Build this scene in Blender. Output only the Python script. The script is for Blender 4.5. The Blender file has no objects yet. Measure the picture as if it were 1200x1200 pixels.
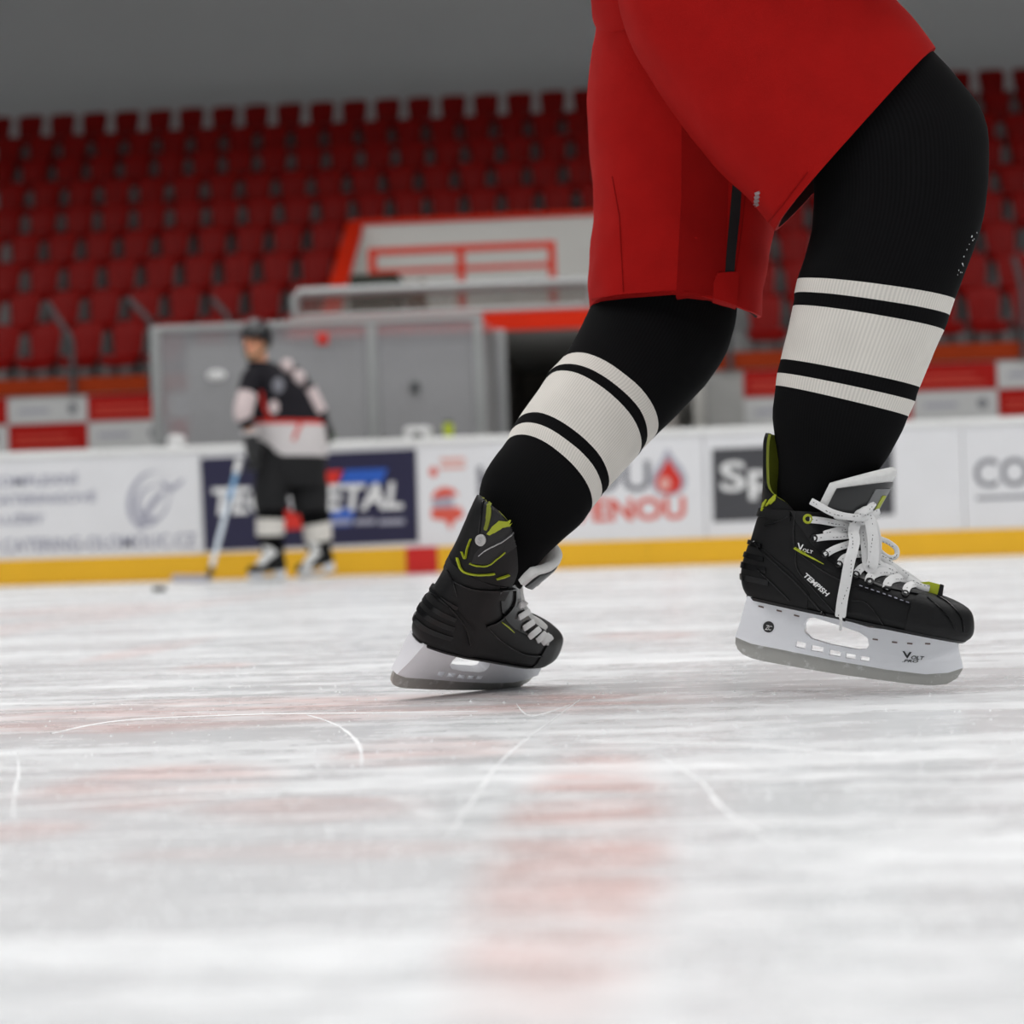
import bpy, bmesh, math, random
from mathutils import Vector, Matrix
from mathutils.bvhtree import BVHTree
R = math.radians
random.seed(7)
SC = bpy.context.scene
COL = SC.collection

# ------------------------------------------------------------------ camera, light, exposure
F = 2333.0                                   # focal length in pixels of a 1200 x 1200 frame (70 mm on 36 mm)
CAM = Vector((0, 0, 0.193))
YAW, PITCH, ROLL = R(4.15), R(0.98), R(-1.80)
CROT = Matrix.Rotation(YAW, 3, 'Z') @ Matrix.Rotation(R(90) + PITCH, 3, 'X') @ Matrix.Rotation(ROLL, 3, 'Z')
cd = bpy.data.cameras.new('camera'); cam = bpy.data.objects.new('camera', cd); COL.objects.link(cam)
cam.matrix_world = Matrix.Translation(CAM) @ CROT.to_4x4()
cd.sensor_fit = 'HORIZONTAL'; cd.sensor_width = 36.0; cd.lens = F / 1200 * 36.0
cd.clip_start = 0.02; cd.clip_end = 200
cd.dof.use_dof = True; cd.dof.focus_distance = 2.45; cd.dof.aperture_fstop = 4.3
SC.camera = cam
w = bpy.data.worlds.new('world'); SC.world = w; w.use_nodes = True
w.node_tree.nodes['Background'].inputs[0].default_value = (0.80, 0.86, 1.0, 1)
w.node_tree.nodes['Background'].inputs[1].default_value = 0.25
SC.view_settings.view_transform = 'Standard'; SC.view_settings.look = 'None'
SC.view_settings.gamma = 1.0; SC.view_settings.use_curve_mapping = False
SC.view_settings.exposure = 0.0
SC.cycles.max_bounces = 7; SC.cycles.diffuse_bounces = 3; SC.cycles.glossy_bounces = 3; SC.cycles.transparent_max_bounces = 8
LAMP_W = 136.0                                # watts for each of the ceiling lamps

# ------------------------------------------------------------------ pixel helpers (1200 x 1200 frame)
def ray(px, py):
    return CROT @ Vector(((px - 600) / F, -(py - 600) / F, -1.0))
def at(px, py, d):                            # point at camera depth d
    return CAM + ray(px, py) * d
def onY(px, py, Y):                           # point on the upright plane y = Y
    r = ray(px, py); return CAM + r * ((Y - CAM.y) / r.y)
def ground(px, py, z=0.0):
    r = ray(px, py); return CAM + r * ((z - CAM.z) / r.z)
def project(p):
    q = CROT.transposed() @ (Vector(p) - CAM)
    return (600 + F * q.x / -q.z, 600 - F * q.y / -q.z)

# ------------------------------------------------------------------ mesh helpers
class MB:
    def __init__(s): s.v = []; s.f = []; s.m = []; s.uv = None
    def add(s, vs, fs, mi=0):
        o = len(s.v); s.v += [Vector(p) for p in vs]
        for f in fs: s.f.append(tuple(i + o for i in f)); s.m.append(mi)
        return o
    def box(s, a, b, mi=0, bev=0.0):
        x0, y0, z0 = a; x1, y1, z1 = b
        if bev <= 0:
            vs = [(x, y, z) for z in (z0, z1) for y in (y0, y1) for x in (x0, x1)]
            s.add(vs, [(0, 2, 3, 1), (4, 5, 7, 6), (0, 1, 5, 4), (2, 6, 7, 3), (0, 4, 6, 2), (1, 3, 7, 5)], mi); return
        bm = bmesh.new(); bmesh.ops.create_cube(bm, size=1)
        for v in bm.verts: v.co = Vector(((x0 + x1) / 2 + v.co.x * (x1 - x0), (y0 + y1) / 2 + v.co.y * (y1 - y0), (z0 + z1) / 2 + v.co.z * (z1 - z0)))
        bmesh.ops.bevel(bm, geom=bm.edges[:], offset=bev, segments=2, affect='EDGES', profile=0.5)
        s.add_bm(bm, mi)
    def add_bm(s, bm, mi=0):
        bm.verts.index_update()
        s.add([v.co.copy() for v in bm.verts], [[v.index for v in f.verts] for f in bm.faces], mi); bm.free()
    def add_mesh(s, me, mi=0, M=None):
        s.add([(M @ v.co) if M else v.co.copy() for v in me.vertices], [list(p.vertices) for p in me.polygons], mi)
    def loft(s, rings, mi=0, closed=True, cap=(True, True), mis=None):
        n = len(rings[0]); o = len(s.v)
        for r in rings: s.v += [Vector(p) for p in r]
        for i in range(len(rings) - 1):
            for j in range(n if closed else n - 1):
                k = (j + 1) % n
                s.f.append((o + i * n + j, o + i * n + k, o + (i + 1) * n + k, o + (i + 1) * n + j)); s.m.append(mis[i] if mis else mi)
        if cap[0]: s.f.append(tuple(o + j for j in reversed(range(n)))); s.m.append(mis[0] if mis else mi)
        if cap[1]: s.f.append(tuple(o + (len(rings) - 1) * n + j for j in range(n))); s.m.append(mis[-1] if mis else mi)
    def tube(s, pts, rad, n=10, mi=0):
        pts = [Vector(p) for p in pts]; rad = rad if isinstance(rad, (list, tuple)) else [rad] * len(pts)
        rings = []; prev = None
        for i, p in enumerate(pts):
            t = (pts[min(i + 1, len(pts) - 1)] - pts[max(i - 1, 0)]).normalized()
            if prev is None:
                a = Vector((0, 0, 1)) if abs(t.z) < 0.9 else Vector((1, 0, 0)); e = t.cross(a).normalized()
            else: e = (prev - t * prev.dot(t)).normalized()
            prev = e; g = t.cross(e)
            rings.append([p + (e * math.cos(2 * math.pi * k / n) + g * math.sin(2 * math.pi * k / n)) * rad[i] for k in range(n)])
        s.loft(rings, mi)
    def ellipsoid(s, c, r, nu=16, nv=10, mi=0, M=None):
        rings = []
        for i in range(1, nv):
            a = math.pi * i / nv
            rings.append([Vector((r[0] * math.sin(a) * math.cos(2 * math.pi * j / nu), r[1] * math.sin(a) * math.sin(2 * math.pi * j / nu), -r[2] * math.cos(a))) for j in range(nu)])
        rings = [[(M @ q if M else q) + Vector(c) for q in rr] for rr in rings]
        s.loft(rings, mi)
    def ribbon(s, pts, wd, th, hint, mi=0):
        """flat band swept along pts; hint = direction its broad side faces (one vector or one per point)"""
        pts = [Vector(p) for p in pts]; rings = []
        for i, p in enumerate(pts):
            t = (pts[min(i + 1, len(pts) - 1)] - pts[max(i - 1, 0)]).normalized()
            h = Vector(hint[i] if isinstance(hint, list) else hint); h = (h - t * h.dot(t)).normalized(); sd = t.cross(h)
            ww = (wd[i] if isinstance(wd, list) else wd) / 2
            rings.append([p + sd * ww * a + h * th * b for a, b in ((-1, -.2), (-.8, -.5), (.8, -.5), (1, -.2), (1, .2), (.8, .5), (-.8, .5), (-1, .2))])
        s.loft(rings, mi)
    def build(s, name, mats, parent=None, smooth=None, local=None):
        """verts are in world space unless local (a matrix from local to world) is given; parent's own matrix is used"""
        me = bpy.data.meshes.new(name)
        inv = None
        if parent is not None and local is None: inv = MW[parent.name].inverted()
        me.from_pydata([tuple(inv @ p) if inv else tuple(p) for p in s.v], [], s.f)
        for m in (mats if isinstance(mats, (list, tuple)) else [mats]): me.materials.append(M_[m])
        me.polygons.foreach_set('material_index', s.m)
        fix(me, smooth)
        return link(name, me, parent)
MW = {}
def fix(me, smooth=None):
    bm = bmesh.new(); bm.from_mesh(me); bmesh.ops.recalc_face_normals(bm, faces=bm.faces[:]); bm.to_mesh(me); bm.free()
    if smooth is not None:
        me.polygons.foreach_set('use_smooth', [True] * len(me.polygons)); me.set_sharp_from_angle(angle=R(smooth))
    me.update()
def link(name, me, parent=None):
    o = bpy.data.objects.new(name, me); COL.objects.link(o)
    MW[o.name] = (MW[parent.name].copy() if parent is not None else Matrix.Identity(4))
    if parent is not None: o.parent = parent
    return o
def empty(name, loc, rz=0.0):
    o = bpy.data.objects.new(name, None); COL.objects.link(o); o.empty_display_size = 0.1
    o.location = loc; o.rotation_euler.z = rz
    MW[o.name] = Matrix.Translation(Vector(loc)) @ Matrix.Rotation(rz, 4, 'Z')
    return o
def tag(o, label=None, cat=None, group=None, kind=None):
    if label: o['label'] = label
    if cat: o['category'] = cat
    if group: o['group'] = group
    if kind: o['kind'] = kind
    return o
def smooth_pts(pts, n=6):                      # Catmull-Rom through points (any dimension)
    P = [Vector(p) for p in pts]; out = []
    for i in range(len(P) - 1):
        a, b, c, d = P[max(i - 1, 0)], P[i], P[i + 1], P[min(i + 2, len(P) - 1)]
        for k in range(n):
            t = k / n
            out.append(0.5 * ((2 * b) + (c - a) * t + (2 * a - 5 * b + 4 * c - d) * t * t + (3 * b - a - 3 * c + d) * t ** 3))
    return out + [P[-1]]
def interp(x, xs, ys):
    if x <= xs[0]: return ys[0]
    for i in range(len(xs) - 1):
        if x <= xs[i + 1]:
            t = (x - xs[i]) / (xs[i + 1] - xs[i]); return ys[i] * (1 - t) + ys[i + 1] * t
    return ys[-1]
def text2d(s, offset=0.0, shear=0.0, spacing=1.0):
    c = bpy.data.curves.new('t', 'FONT'); c.body = s; c.offset = offset; c.shear = shear; c.space_character = spacing; c.resolution_u = 3
    o = bpy.data.objects.new('t', c); COL.objects.link(o); bpy.context.view_layer.update()
    me = bpy.data.meshes.new_from_object(o.evaluated_get(bpy.context.evaluated_depsgraph_get()))
    bpy.data.objects.remove(o); bpy.data.curves.remove(c)
    xs = [v.co.x for v in me.vertices]; ys = [v.co.y for v in me.vertices]
    x0, x1, y0, y1 = min(xs), max(xs), min(ys), max(ys)
    vs = [((v.co.x - x0) / (x1 - x0), (v.co.y - y0) / (y1 - y0)) for v in me.vertices]   # 0..1 box
    fs = [list(p.vertices) for p in me.polygons]; bpy.data.meshes.remove(me)
    return vs, fs
def poly2d(loops, sub=0.0):
    """fill closed loops (first outer, others holes) -> verts, faces; sub = target edge length"""
    c = bpy.data.curves.new('p', 'CURVE'); c.dimensions = '2D'; c.fill_mode = 'BOTH'
    for lp in loops:
        sp = c.splines.new('POLY'); sp.points.add(len(lp) - 1); sp.use_cyclic_u = True
        for i, p in enumerate(lp): sp.points[i].co = (p[0], p[1], 0, 1)
    o = bpy.data.objects.new('p', c); COL.objects.link(o); bpy.context.view_layer.update()
    me = bpy.data.meshes.new_from_object(o.evaluated_get(bpy.context.evaluated_depsgraph_get()))
    bpy.data.objects.remove(o); bpy.data.curves.remove(c)
    bm = bmesh.new(); bm.from_mesh(me); bpy.data.meshes.remove(me)
    bmesh.ops.remove_doubles(bm, verts=bm.verts[:], dist=1e-5)
    if sub > 0:
        bmesh.ops.triangulate(bm, faces=bm.faces[:])
        for it in range(5):
            es = [e for e in bm.edges if e.calc_length() > sub]
            if not es: break
            bmesh.ops.subdivide_edges(bm, edges=es, cuts=1); bmesh.ops.triangulate(bm, faces=bm.faces[:])
    bm.verts.index_update()
    vs = [(v.co.x, v.co.y) for v in bm.verts]; fs = [[v.index for v in f.verts] for f in bm.faces]
    bd = [(e.verts[0].index, e.verts[1].index) for e in bm.edges if len(e.link_faces) == 1]; bm.free()
    return vs, fs, bd

# ------------------------------------------------------------------ materials
M_ = {}
def mat(name, col, rough=0.5, metal=0.0, var=0.06, scale=20.0, bump=0.0, bscale=None, spec=0.5, coat=0.0, sheen=0.0, emit=None, trans=0.0, alpha=1.0):
    m = bpy.data.materials.new(name); m.use_nodes = True; M_[name] = m
    nt = m.node_tree; b = nt.nodes['Principled BSDF']
    tc = nt.nodes.new('ShaderNodeTexCoord'); nz = nt.nodes.new('ShaderNodeTexNoise'); nz.inputs['Scale'].default_value = scale; nz.inputs['Detail'].default_value = 5
    nt.links.new(tc.outputs['Object'], nz.inputs['Vector'])
    mr = nt.nodes.new('ShaderNodeMapRange'); mr.inputs['To Min'].default_value = 1 - var; mr.inputs['To Max'].default_value = 1 + var
    nt.links.new(nz.outputs['Fac'], mr.inputs['Value'])
    mx = nt.nodes.new('ShaderNodeVectorMath'); mx.operation = 'SCALE'; mx.inputs[0].default_value = col[:3]
    nt.links.new(mr.outputs['Result'], mx.inputs['Scale']); nt.links.new(mx.outputs[0], b.inputs['Base Color'])
    b.inputs['Roughness'].default_value = rough; b.inputs['Metallic'].default_value = metal
    b.inputs['Specular IOR Level'].default_value = spec; b.inputs['Coat Weight'].default_value = coat; b.inputs['Sheen Weight'].default_value = sheen
    b.inputs['Transmission Weight'].default_value = trans; b.inputs['Alpha'].default_value = alpha
    if emit: b.inputs['Emission Color'].default_value = (*emit[0], 1); b.inputs['Emission Strength'].default_value = emit[1]
    if bump > 0:
        n2 = nt.nodes.new('ShaderNodeTexNoise'); n2.inputs['Scale'].default_value = bscale or scale * 6; n2.inputs['Detail'].default_value = 4
        nt.links.new(tc.outputs['Object'], n2.inputs['Vector'])
        bp = nt.nodes.new('ShaderNodeBump'); bp.inputs['Strength'].default_value = bump; bp.inputs['Distance'].default_value = 0.002
        nt.links.new(n2.outputs['Fac'], bp.inputs['Height']); nt.links.new(bp.outputs['Normal'], b.inputs['Normal'])
    return m
def srgb(r, g, b):
    f = lambda c: (c / 255 / 12.92) if c / 255 <= 0.04045 else ((c / 255 + 0.055) / 1.055) ** 2.4
    return (f(r), f(g), f(b))
mat('board_white', (0.80, 0.80, 0.82), 0.35, var=0.05, scale=3)
mat('board_rail', (0.85, 0.85, 0.84), 0.3, var=0.03, scale=3)
mat('kick_yellow', srgb(238, 182, 32), 0.4, var=0.05, scale=4)
mat('kick_red', srgb(205, 35, 30), 0.4)
mat('ad_navy', srgb(38, 36, 66), 0.4, var=0.05, scale=3)
mat('ad_grey', srgb(72, 72, 76), 0.4, var=0.04, scale=3)
mat('print_white', (0.82, 0.82, 0.82), 0.4)
mat('print_grey', srgb(120, 120, 128), 0.4)
mat('print_pale', srgb(168, 168, 182), 0.4)
mat('print_slate', srgb(135, 136, 158), 0.4)
mat('print_red', srgb(214, 48, 36), 0.4)
mat('print_salmon', srgb(222, 92, 74), 0.4)
mat('print_pink', srgb(228, 170, 160), 0.4)
mat('print_blue', srgb(45, 95, 190), 0.4)
mat('concrete', (0.42, 0.42, 0.41), 0.85, var=0.15, scale=1.5, bump=0.2, bscale=40)
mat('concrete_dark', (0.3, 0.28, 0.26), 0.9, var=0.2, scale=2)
mat('terrace', (0.36, 0.37, 0.37), 0.85, var=0.2, scale=2)
mat('terrace_red', (0.13, 0.008, 0.006), 0.6, var=0.15, scale=2)
mat('wall_white', (0.86, 0.85, 0.81), 0.7, var=0.05, scale=1)
mat('back_wall', (0.82, 0.82, 0.81), 0.8, var=0.05, scale=0.7)
mat('seat_red', (0.22, 0.0032, 0.0022), 0.42, var=0.18, scale=6, spec=0.10)
mat('orange_red', srgb(232, 46, 8), 0.5, var=0.08, scale=3, spec=0.2)
mat('rail_red', srgb(212, 62, 40), 0.5, var=0.05, scale=3, spec=0.2)
mat('kerb_brown', srgb(160, 52, 6), 0.7, var=0.15, scale=3, spec=0.2)
mat('panel_red', srgb(176, 24, 18), 0.5, var=0.08, scale=3, spec=0.2)
mat('panel_white', srgb(205, 206, 206), 0.5, var=0.04, scale=3)
mat('aluminium', (0.42, 0.43, 0.43), 0.45, metal=0.5, var=0.06, scale=5)
mat('steel_dark', (0.10, 0.105, 0.11), 0.5, metal=0.4)
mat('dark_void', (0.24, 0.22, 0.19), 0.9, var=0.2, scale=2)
mat('black_plastic', (0.012, 0.012, 0.013), 0.4)
mat('white_plastic', (0.8, 0.8, 0.8), 0.35)
mat('bottle_lime', srgb(190, 205, 40), 0.35)
mat('bottle_green', srgb(80, 150, 50), 0.35)
mat('brown', srgb(95, 58, 30), 0.7, var=0.2)
mat('dark_green', srgb(32, 38, 26), 0.8, var=0.3)
mat('ceiling_grey', (0.55, 0.56, 0.57), 0.8)
mat('lamp_housing', (0.6, 0.6, 0.6), 0.5)
mat('lamp_glow', (0.9, 0.9, 0.9), 0.5, emit=((1.0, 0.98, 0.95), 3.0)).cycles.emission_sampling = 'NONE'
# scuffed plexiglass: partly see-through, scattering
def glass_mat(name, col, fac):
    m = bpy.data.materials.new(name); m.use_nodes = True; M_[name] = m; nt = m.node_tree
    b = nt.nodes['Principled BSDF']; b.inputs['Base Color'].default_value = (*col, 1); b.inputs['Roughness'].default_value = 0.25
    tr = nt.nodes.new('ShaderNodeBsdfTransparent'); mx = nt.nodes.new('ShaderNodeMixShader')
    nz = nt.nodes.new('ShaderNodeTexNoise'); nz.inputs['Scale'].default_value = 1.3; nz.inputs['Detail'].default_value = 4
    tc = nt.nodes.new('ShaderNodeTexCoord'); nt.links.new(tc.outputs['Object'], nz.inputs['Vector'])
    mr = nt.nodes.new('ShaderNodeMapRange'); mr.inputs['To Min'].default_value = fac - 0.15; mr.inputs['To Max'].default_value = fac + 0.15
    nt.links.new(nz.outputs['Fac'], mr.inputs['Value']); nt.links.new(mr.outputs['Result'], mx.inputs['Fac'])
    nt.links.new(tr.outputs[0], mx.inputs[1]); nt.links.new(b.outputs[0], mx.inputs[2]); nt.links.new(mx.outputs[0], nt.nodes['Material Output'].inputs['Surface'])
glass_mat('plexi', (0.42, 0.42, 0.44), 0.55)
glass_mat('plexi_clear', (0.20, 0.18, 0.16), 0.40)
# ------------------------------------------------------------------ ice
def ice_material():
    m = bpy.data.materials.new('ice'); m.use_nodes = True; M_['ice'] = m; nt = m.node_tree; L = nt.links.new
    b = nt.nodes['Principled BSDF']
    geo = nt.nodes.new('ShaderNodeNewGeometry'); pos = geo.outputs['Position']
    def N(t, **kw):
        n = nt.nodes.new(t)
        for k, v in kw.items(): setattr(n, k, v)
        return n
    def mapv(rot, sc):
        n = N('ShaderNodeMapping'); n.inputs['Rotation'].default_value = (0, 0, R(rot)); n.inputs['Scale'].default_value = (*sc, 1); L(pos, n.inputs['Vector']); return n.outputs[0]
    def noise(vec, s, d=4, rough=0.55):
        n = N('ShaderNodeTexNoise'); n.inputs['Scale'].default_value = s; n.inputs['Detail'].default_value = d; n.inputs['Roughness'].default_value = rough; L(vec, n.inputs['Vector']); return n.outputs['Fac']
    def rng(v, a, c, lo=0.0, hi=1.0, smooth=True):
        n = N('ShaderNodeMapRange'); n.interpolation_type = 'SMOOTHSTEP' if smooth else 'LINEAR'
        n.inputs['From Min'].default_value = a; n.inputs['From Max'].default_value = c; n.inputs['To Min'].default_value = lo; n.inputs['To Max'].default_value = hi; L(v, n.inputs['Value']); return n.outputs['Result']
    def mth(op, a, c=None):
        n = N('ShaderNodeMath', operation=op)
        for i, q in enumerate((a, c)):
            if q is None: continue
            if isinstance(q, (int, float)): n.inputs[i].default_value = q
            else: L(q, n.inputs[i])
        return n.outputs[0]
    def mix(f, a, c):
        n = N('ShaderNodeMix', data_type='RGBA'); L(f, n.inputs['Factor'])
        for i, q in ((6, a), (7, c)):
            if isinstance(q, tuple): n.inputs[i].default_value = (*q, 1)
            else: L(q, n.inputs[i])
        return n.outputs[2]
    # snow-dusted against bare ice
    a1 = noise(mapv(4, (0.55, 1.6)), 1.3, 6); a2 = noise(mapv(-8, (0.5, 3.0)), 4.0, 5); a3 = noise(mapv(3, (1.0, 1.3)), 16.0, 5, 0.65)
    frost = mth('ADD', mth('ADD', mth('MULTIPLY', a1, 0.34), mth('MULTIPLY', a2, 0.42)), mth('MULTIPLY', a3, 0.28))
    fr = rng(frost, 0.42, 0.70)
    col = mix(fr, ICE_BARE, ICE_SNOW)
    # red paint under the ice: the centre line that meets the boards and worn painted patches round the skater
    sx = N('ShaderNodeSeparateXYZ'); L(pos, sx.inputs[0]); X, Y = sx.outputs['X'], sx.outputs['Y']
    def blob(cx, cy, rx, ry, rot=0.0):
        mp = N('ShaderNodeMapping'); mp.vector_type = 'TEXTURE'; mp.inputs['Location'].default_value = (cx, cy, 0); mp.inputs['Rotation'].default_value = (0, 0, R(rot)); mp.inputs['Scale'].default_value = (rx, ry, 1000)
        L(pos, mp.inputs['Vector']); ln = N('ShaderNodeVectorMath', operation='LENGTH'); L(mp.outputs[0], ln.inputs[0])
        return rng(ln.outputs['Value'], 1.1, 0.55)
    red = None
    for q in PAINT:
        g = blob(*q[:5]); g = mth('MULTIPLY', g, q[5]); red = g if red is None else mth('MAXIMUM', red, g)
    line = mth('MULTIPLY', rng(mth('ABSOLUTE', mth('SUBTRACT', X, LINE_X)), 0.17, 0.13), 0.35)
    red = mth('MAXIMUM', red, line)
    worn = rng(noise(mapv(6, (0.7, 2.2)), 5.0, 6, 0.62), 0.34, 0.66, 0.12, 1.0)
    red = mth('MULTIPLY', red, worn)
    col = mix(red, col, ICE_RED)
    # scratches
    def scratches(rot, sc, th):
        v = N('ShaderNodeTexVoronoi', feature='DISTANCE_TO_EDGE'); v.inputs['Scale'].default_value = sc
        mp = mapv(rot, (0.12, 1.0))
        nn = N('ShaderNodeTexNoise'); nn.inputs['Scale'].default_value = 0.7; L(pos, nn.inputs['Vector'])
        ad = N('ShaderNodeVectorMath', operation='MULTIPLY_ADD'); ad.inputs[1].default_value = (0.6, 0.6, 0); L(nn.outputs['Color'], ad.inputs[0]); L(mp, ad.inputs[2]); L(ad.outputs[0], v.inputs['Vector'])
        return rng(v.outputs['Distance'], th, 0.0)
    s = mth('MAXIMUM', mth('MAXIMUM', scratches(15, 3.0, 0.010), scratches(-28, 2.2, 0.007)), scratches(70, 1.4, 0.004))
    s = mth('MULTIPLY', s, rng(a2, 0.4, 0.6, 0.1, 0.7))
    col = mix(s, col, (0.93, 0.94, 0.95))
    L(col, b.inputs['Base Color'])
    ro = rng(fr, 0, 1, 0.22, 0.55); L(ro, b.inputs['Roughness'])
    b.inputs['IOR'].default_value = 1.31
    bp = N('ShaderNodeBump'); bp.inputs['Strength'].default_value = 0.22; bp.inputs['Distance'].default_value = 0.003
    hh = mth('ADD', mth('MULTIPLY', a3, 0.7), mth('MULTIPLY', s, 0.5)); L(hh, bp.inputs['Height']); L(bp.outputs['Normal'], b.inputs['Normal'])
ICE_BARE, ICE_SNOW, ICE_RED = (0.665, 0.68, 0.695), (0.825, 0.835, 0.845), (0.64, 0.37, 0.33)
YB = 15.6                                     # the boards' face
LINE_X = onY(494, 655, YB).x
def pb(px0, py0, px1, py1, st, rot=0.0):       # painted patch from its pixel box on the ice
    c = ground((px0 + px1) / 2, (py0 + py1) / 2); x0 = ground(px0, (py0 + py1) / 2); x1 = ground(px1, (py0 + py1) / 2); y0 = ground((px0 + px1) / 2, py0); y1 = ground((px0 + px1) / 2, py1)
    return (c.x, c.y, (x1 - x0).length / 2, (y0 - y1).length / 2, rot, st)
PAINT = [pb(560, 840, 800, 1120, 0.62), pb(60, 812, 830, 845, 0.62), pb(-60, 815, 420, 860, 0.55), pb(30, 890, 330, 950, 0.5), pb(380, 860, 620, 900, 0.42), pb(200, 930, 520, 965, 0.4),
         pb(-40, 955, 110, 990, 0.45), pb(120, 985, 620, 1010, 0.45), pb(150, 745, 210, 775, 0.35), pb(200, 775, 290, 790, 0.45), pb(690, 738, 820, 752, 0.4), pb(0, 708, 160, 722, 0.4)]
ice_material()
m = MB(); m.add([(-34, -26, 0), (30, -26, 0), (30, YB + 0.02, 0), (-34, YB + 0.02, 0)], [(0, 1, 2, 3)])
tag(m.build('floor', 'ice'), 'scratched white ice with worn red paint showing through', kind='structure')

# snow shavings scraped up on the ice
m = MB()
for i in range(1900):
    px = random.uniform(-60, 1260); py = 812 + random.random() ** 0.8 * 330 if i < 1400 else random.uniform(690, 815)
    g = ground(px, py); r = random.uniform(0.0006, 0.0022) * (1.3 if g.y > 2.4 else 1)
    a = random.random() * 6; vs = [g + Vector((math.cos(a + k * 2.094) * r, math.sin(a + k * 2.094) * r, 0)) for k in range(3)] + [g + Vector((0, 0, r * 0.9))]
    m.add(vs, [(0, 1, 3), (1, 2, 3), (2, 0, 3)])
mat('snow', (0.88, 0.89, 0.90), 0.7)
tag(m.build('ice_shavings', 'snow'), 'tiny white ice shavings scattered over the rink surface', 'ice shavings', kind='stuff')

# skate cuts: shallow white grooves filled with snow
def cut(name, pxs, wd, label):
    pts = smooth_pts([(*ground(*p).xy, 0.0) for p in pxs], 8); mm = MB()
    L_ = []; R_ = []; T_ = []
    for i, p in enumerate(pts):
        t = (pts[min(i + 1, len(pts) - 1)] - pts[max(i - 1, 0)]).normalized(); sd = Vector((-t.y, t.x, 0)); k = wd * (0.35 + 0.65 * math.sin(math.pi * (i + 0.5) / len(pts))) * random.uniform(0.6, 1.2)
        L_.append(p + sd * k + Vector((0, 0, 0.0002))); R_.append(p - sd * k + Vector((0, 0, 0.0002))); T_.append(p + Vector((0, 0, 0.0010)))
    mm.loft([[a, c, b] for a, b, c in zip(L_, R_, T_)], closed=False, cap=(False, False))
    tag(mm.build(name, 'snow'), label, 'skate mark', group='skate marks on the ice')
CUTS = [([(20, 880), (22, 905), (17, 930), (15, 960)], .0015, 'short upright white skate cut near the left edge of the ice'),
        ([(360, 838), (395, 850), (420, 872), (424, 900)], .0022, 'hooked white skate cut in front of the back skate'),
        ([(60, 860), (140, 845), (280, 838), (420, 836), (560, 834)], .004, 'long snowy white streak running below the back skate'),
        ([(520, 990), (560, 930), (600, 880), (680, 820)], .0016, 'faint slanting white cut left of the red painted patch'),
        ([(770, 885), (820, 915), (850, 950), (920, 995)], .0018, 'curved white skate cut right of the red painted patch'),
        ([(690, 870), (850, 872), (1020, 885), (1200, 888)], .0022, 'long nearly level white scratch below the lifted skate'),
        ([(0, 792), (120, 788), (260, 790), (440, 782)], .004, 'thin level white scratch left of the back skate'),
        ([(0, 950), (120, 942), (240, 935), (330, 930)], .0016, 'pale scratch in the lower left of the ice'),
        ([(605, 825), (618, 838), (640, 836), (668, 826)], .0013, 'small tick-shaped cut between the two skates')]
for p, w_, l_ in CUTS: cut('skate_mark', p, w_, l_)

# ------------------------------------------------------------------ rink boards
B0, B1 = -22.0, 22.0
root = empty('rink_boards', (0, YB, 0)); tag(root, 'white rink boards with adverts, white top rail and yellow kick plate', 'boards')
def zB(px, py): return onY(px, py, YB).z
ztop = 1.07
seams = sorted([onY(p, 580, YB).x for p in (235, 489, 826, 1130)] + [-19.6, -17.2, -14.8, -12.6, -10.4, -8.2, -5.9, 5.7, 8.0, 10.3, 12.6, 14.9, 17.2, 19.6] + [B0, B1])
panels = []
for i in range(len(seams) - 1):
    m = MB(); m.box((seams[i] + 0.003, YB, 0.2), (seams[i + 1] - 0.003, YB + 0.06, ztop - 0.05), bev=0.003)
    panels.append(m.build('panel', 'board_white', root))
xr0, xr1 = onY(476, 655, YB).x, onY(513, 655, YB).x
ks = [B0, -19, -16, -13, -10.5, -8, -6, onY(75, 665, YB).x - 2, onY(300, 665, YB).x, xr0, xr1, onY(760, 650, YB).x, onY(1000, 640, YB).x, 6, 8, 10.5, 13, 16, 19, B1]
for i in range(len(ks) - 1):
    red = abs(ks[i] - xr0) < 1e-6
    m = MB(); m.box((ks[i] + 0.001, YB - 0.014, 0.0), (ks[i + 1] - 0.001, YB + 0.05, 0.208), bev=0.004)
    o = m.build('kick_plate', 'kick_red' if red else 'kick_yellow', root)
    if red: o['label'] = 'red kick plate piece at the centre line'
rs = [B0 + 2.2 * i for i in range(21)]
for i in range(20):
    m = MB(); m.box((rs[i] + 0.001, YB - 0.02, ztop - 0.055), (rs[i + 1] - 0.001, YB + 0.14, ztop), bev=0.012)
    m.build('top_rail', 'board_rail', root, smooth=40)
m = MB(); m.box((B0, YB + 0.062, 0), (B1, YB + 0.12, ztop - 0.056)); m.build('back_frame', 'steel_dark', root)
def panel_at(x):
    for i, p in enumerate(panels):
        if seams[i] <= x <= seams[i + 1]: return p
def flat(name, pts_px, mname, lift=0.003, parent=None, holes=()):
    P = [onY(*p, YB) for p in pts_px]; loops = [[(p.x, p.z) for p in P]] + [[(onY(*q, YB).x, onY(*q, YB).z) for q in h] for h in holes]
    vs, fs, bd = poly2d(loops); mm = MB(); mm.add([(x, YB - lift, z) for x, z in vs], fs)
    mm.add([(x, YB - lift, z) for x, z in vs] + [(x, YB, z) for x, z in vs], [(a, b, b + len(vs), a + len(vs)) for a, b in bd])
    return mm.build(name, mname, parent or panel_at(sum(p.x for p in P) / len(P)))
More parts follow.
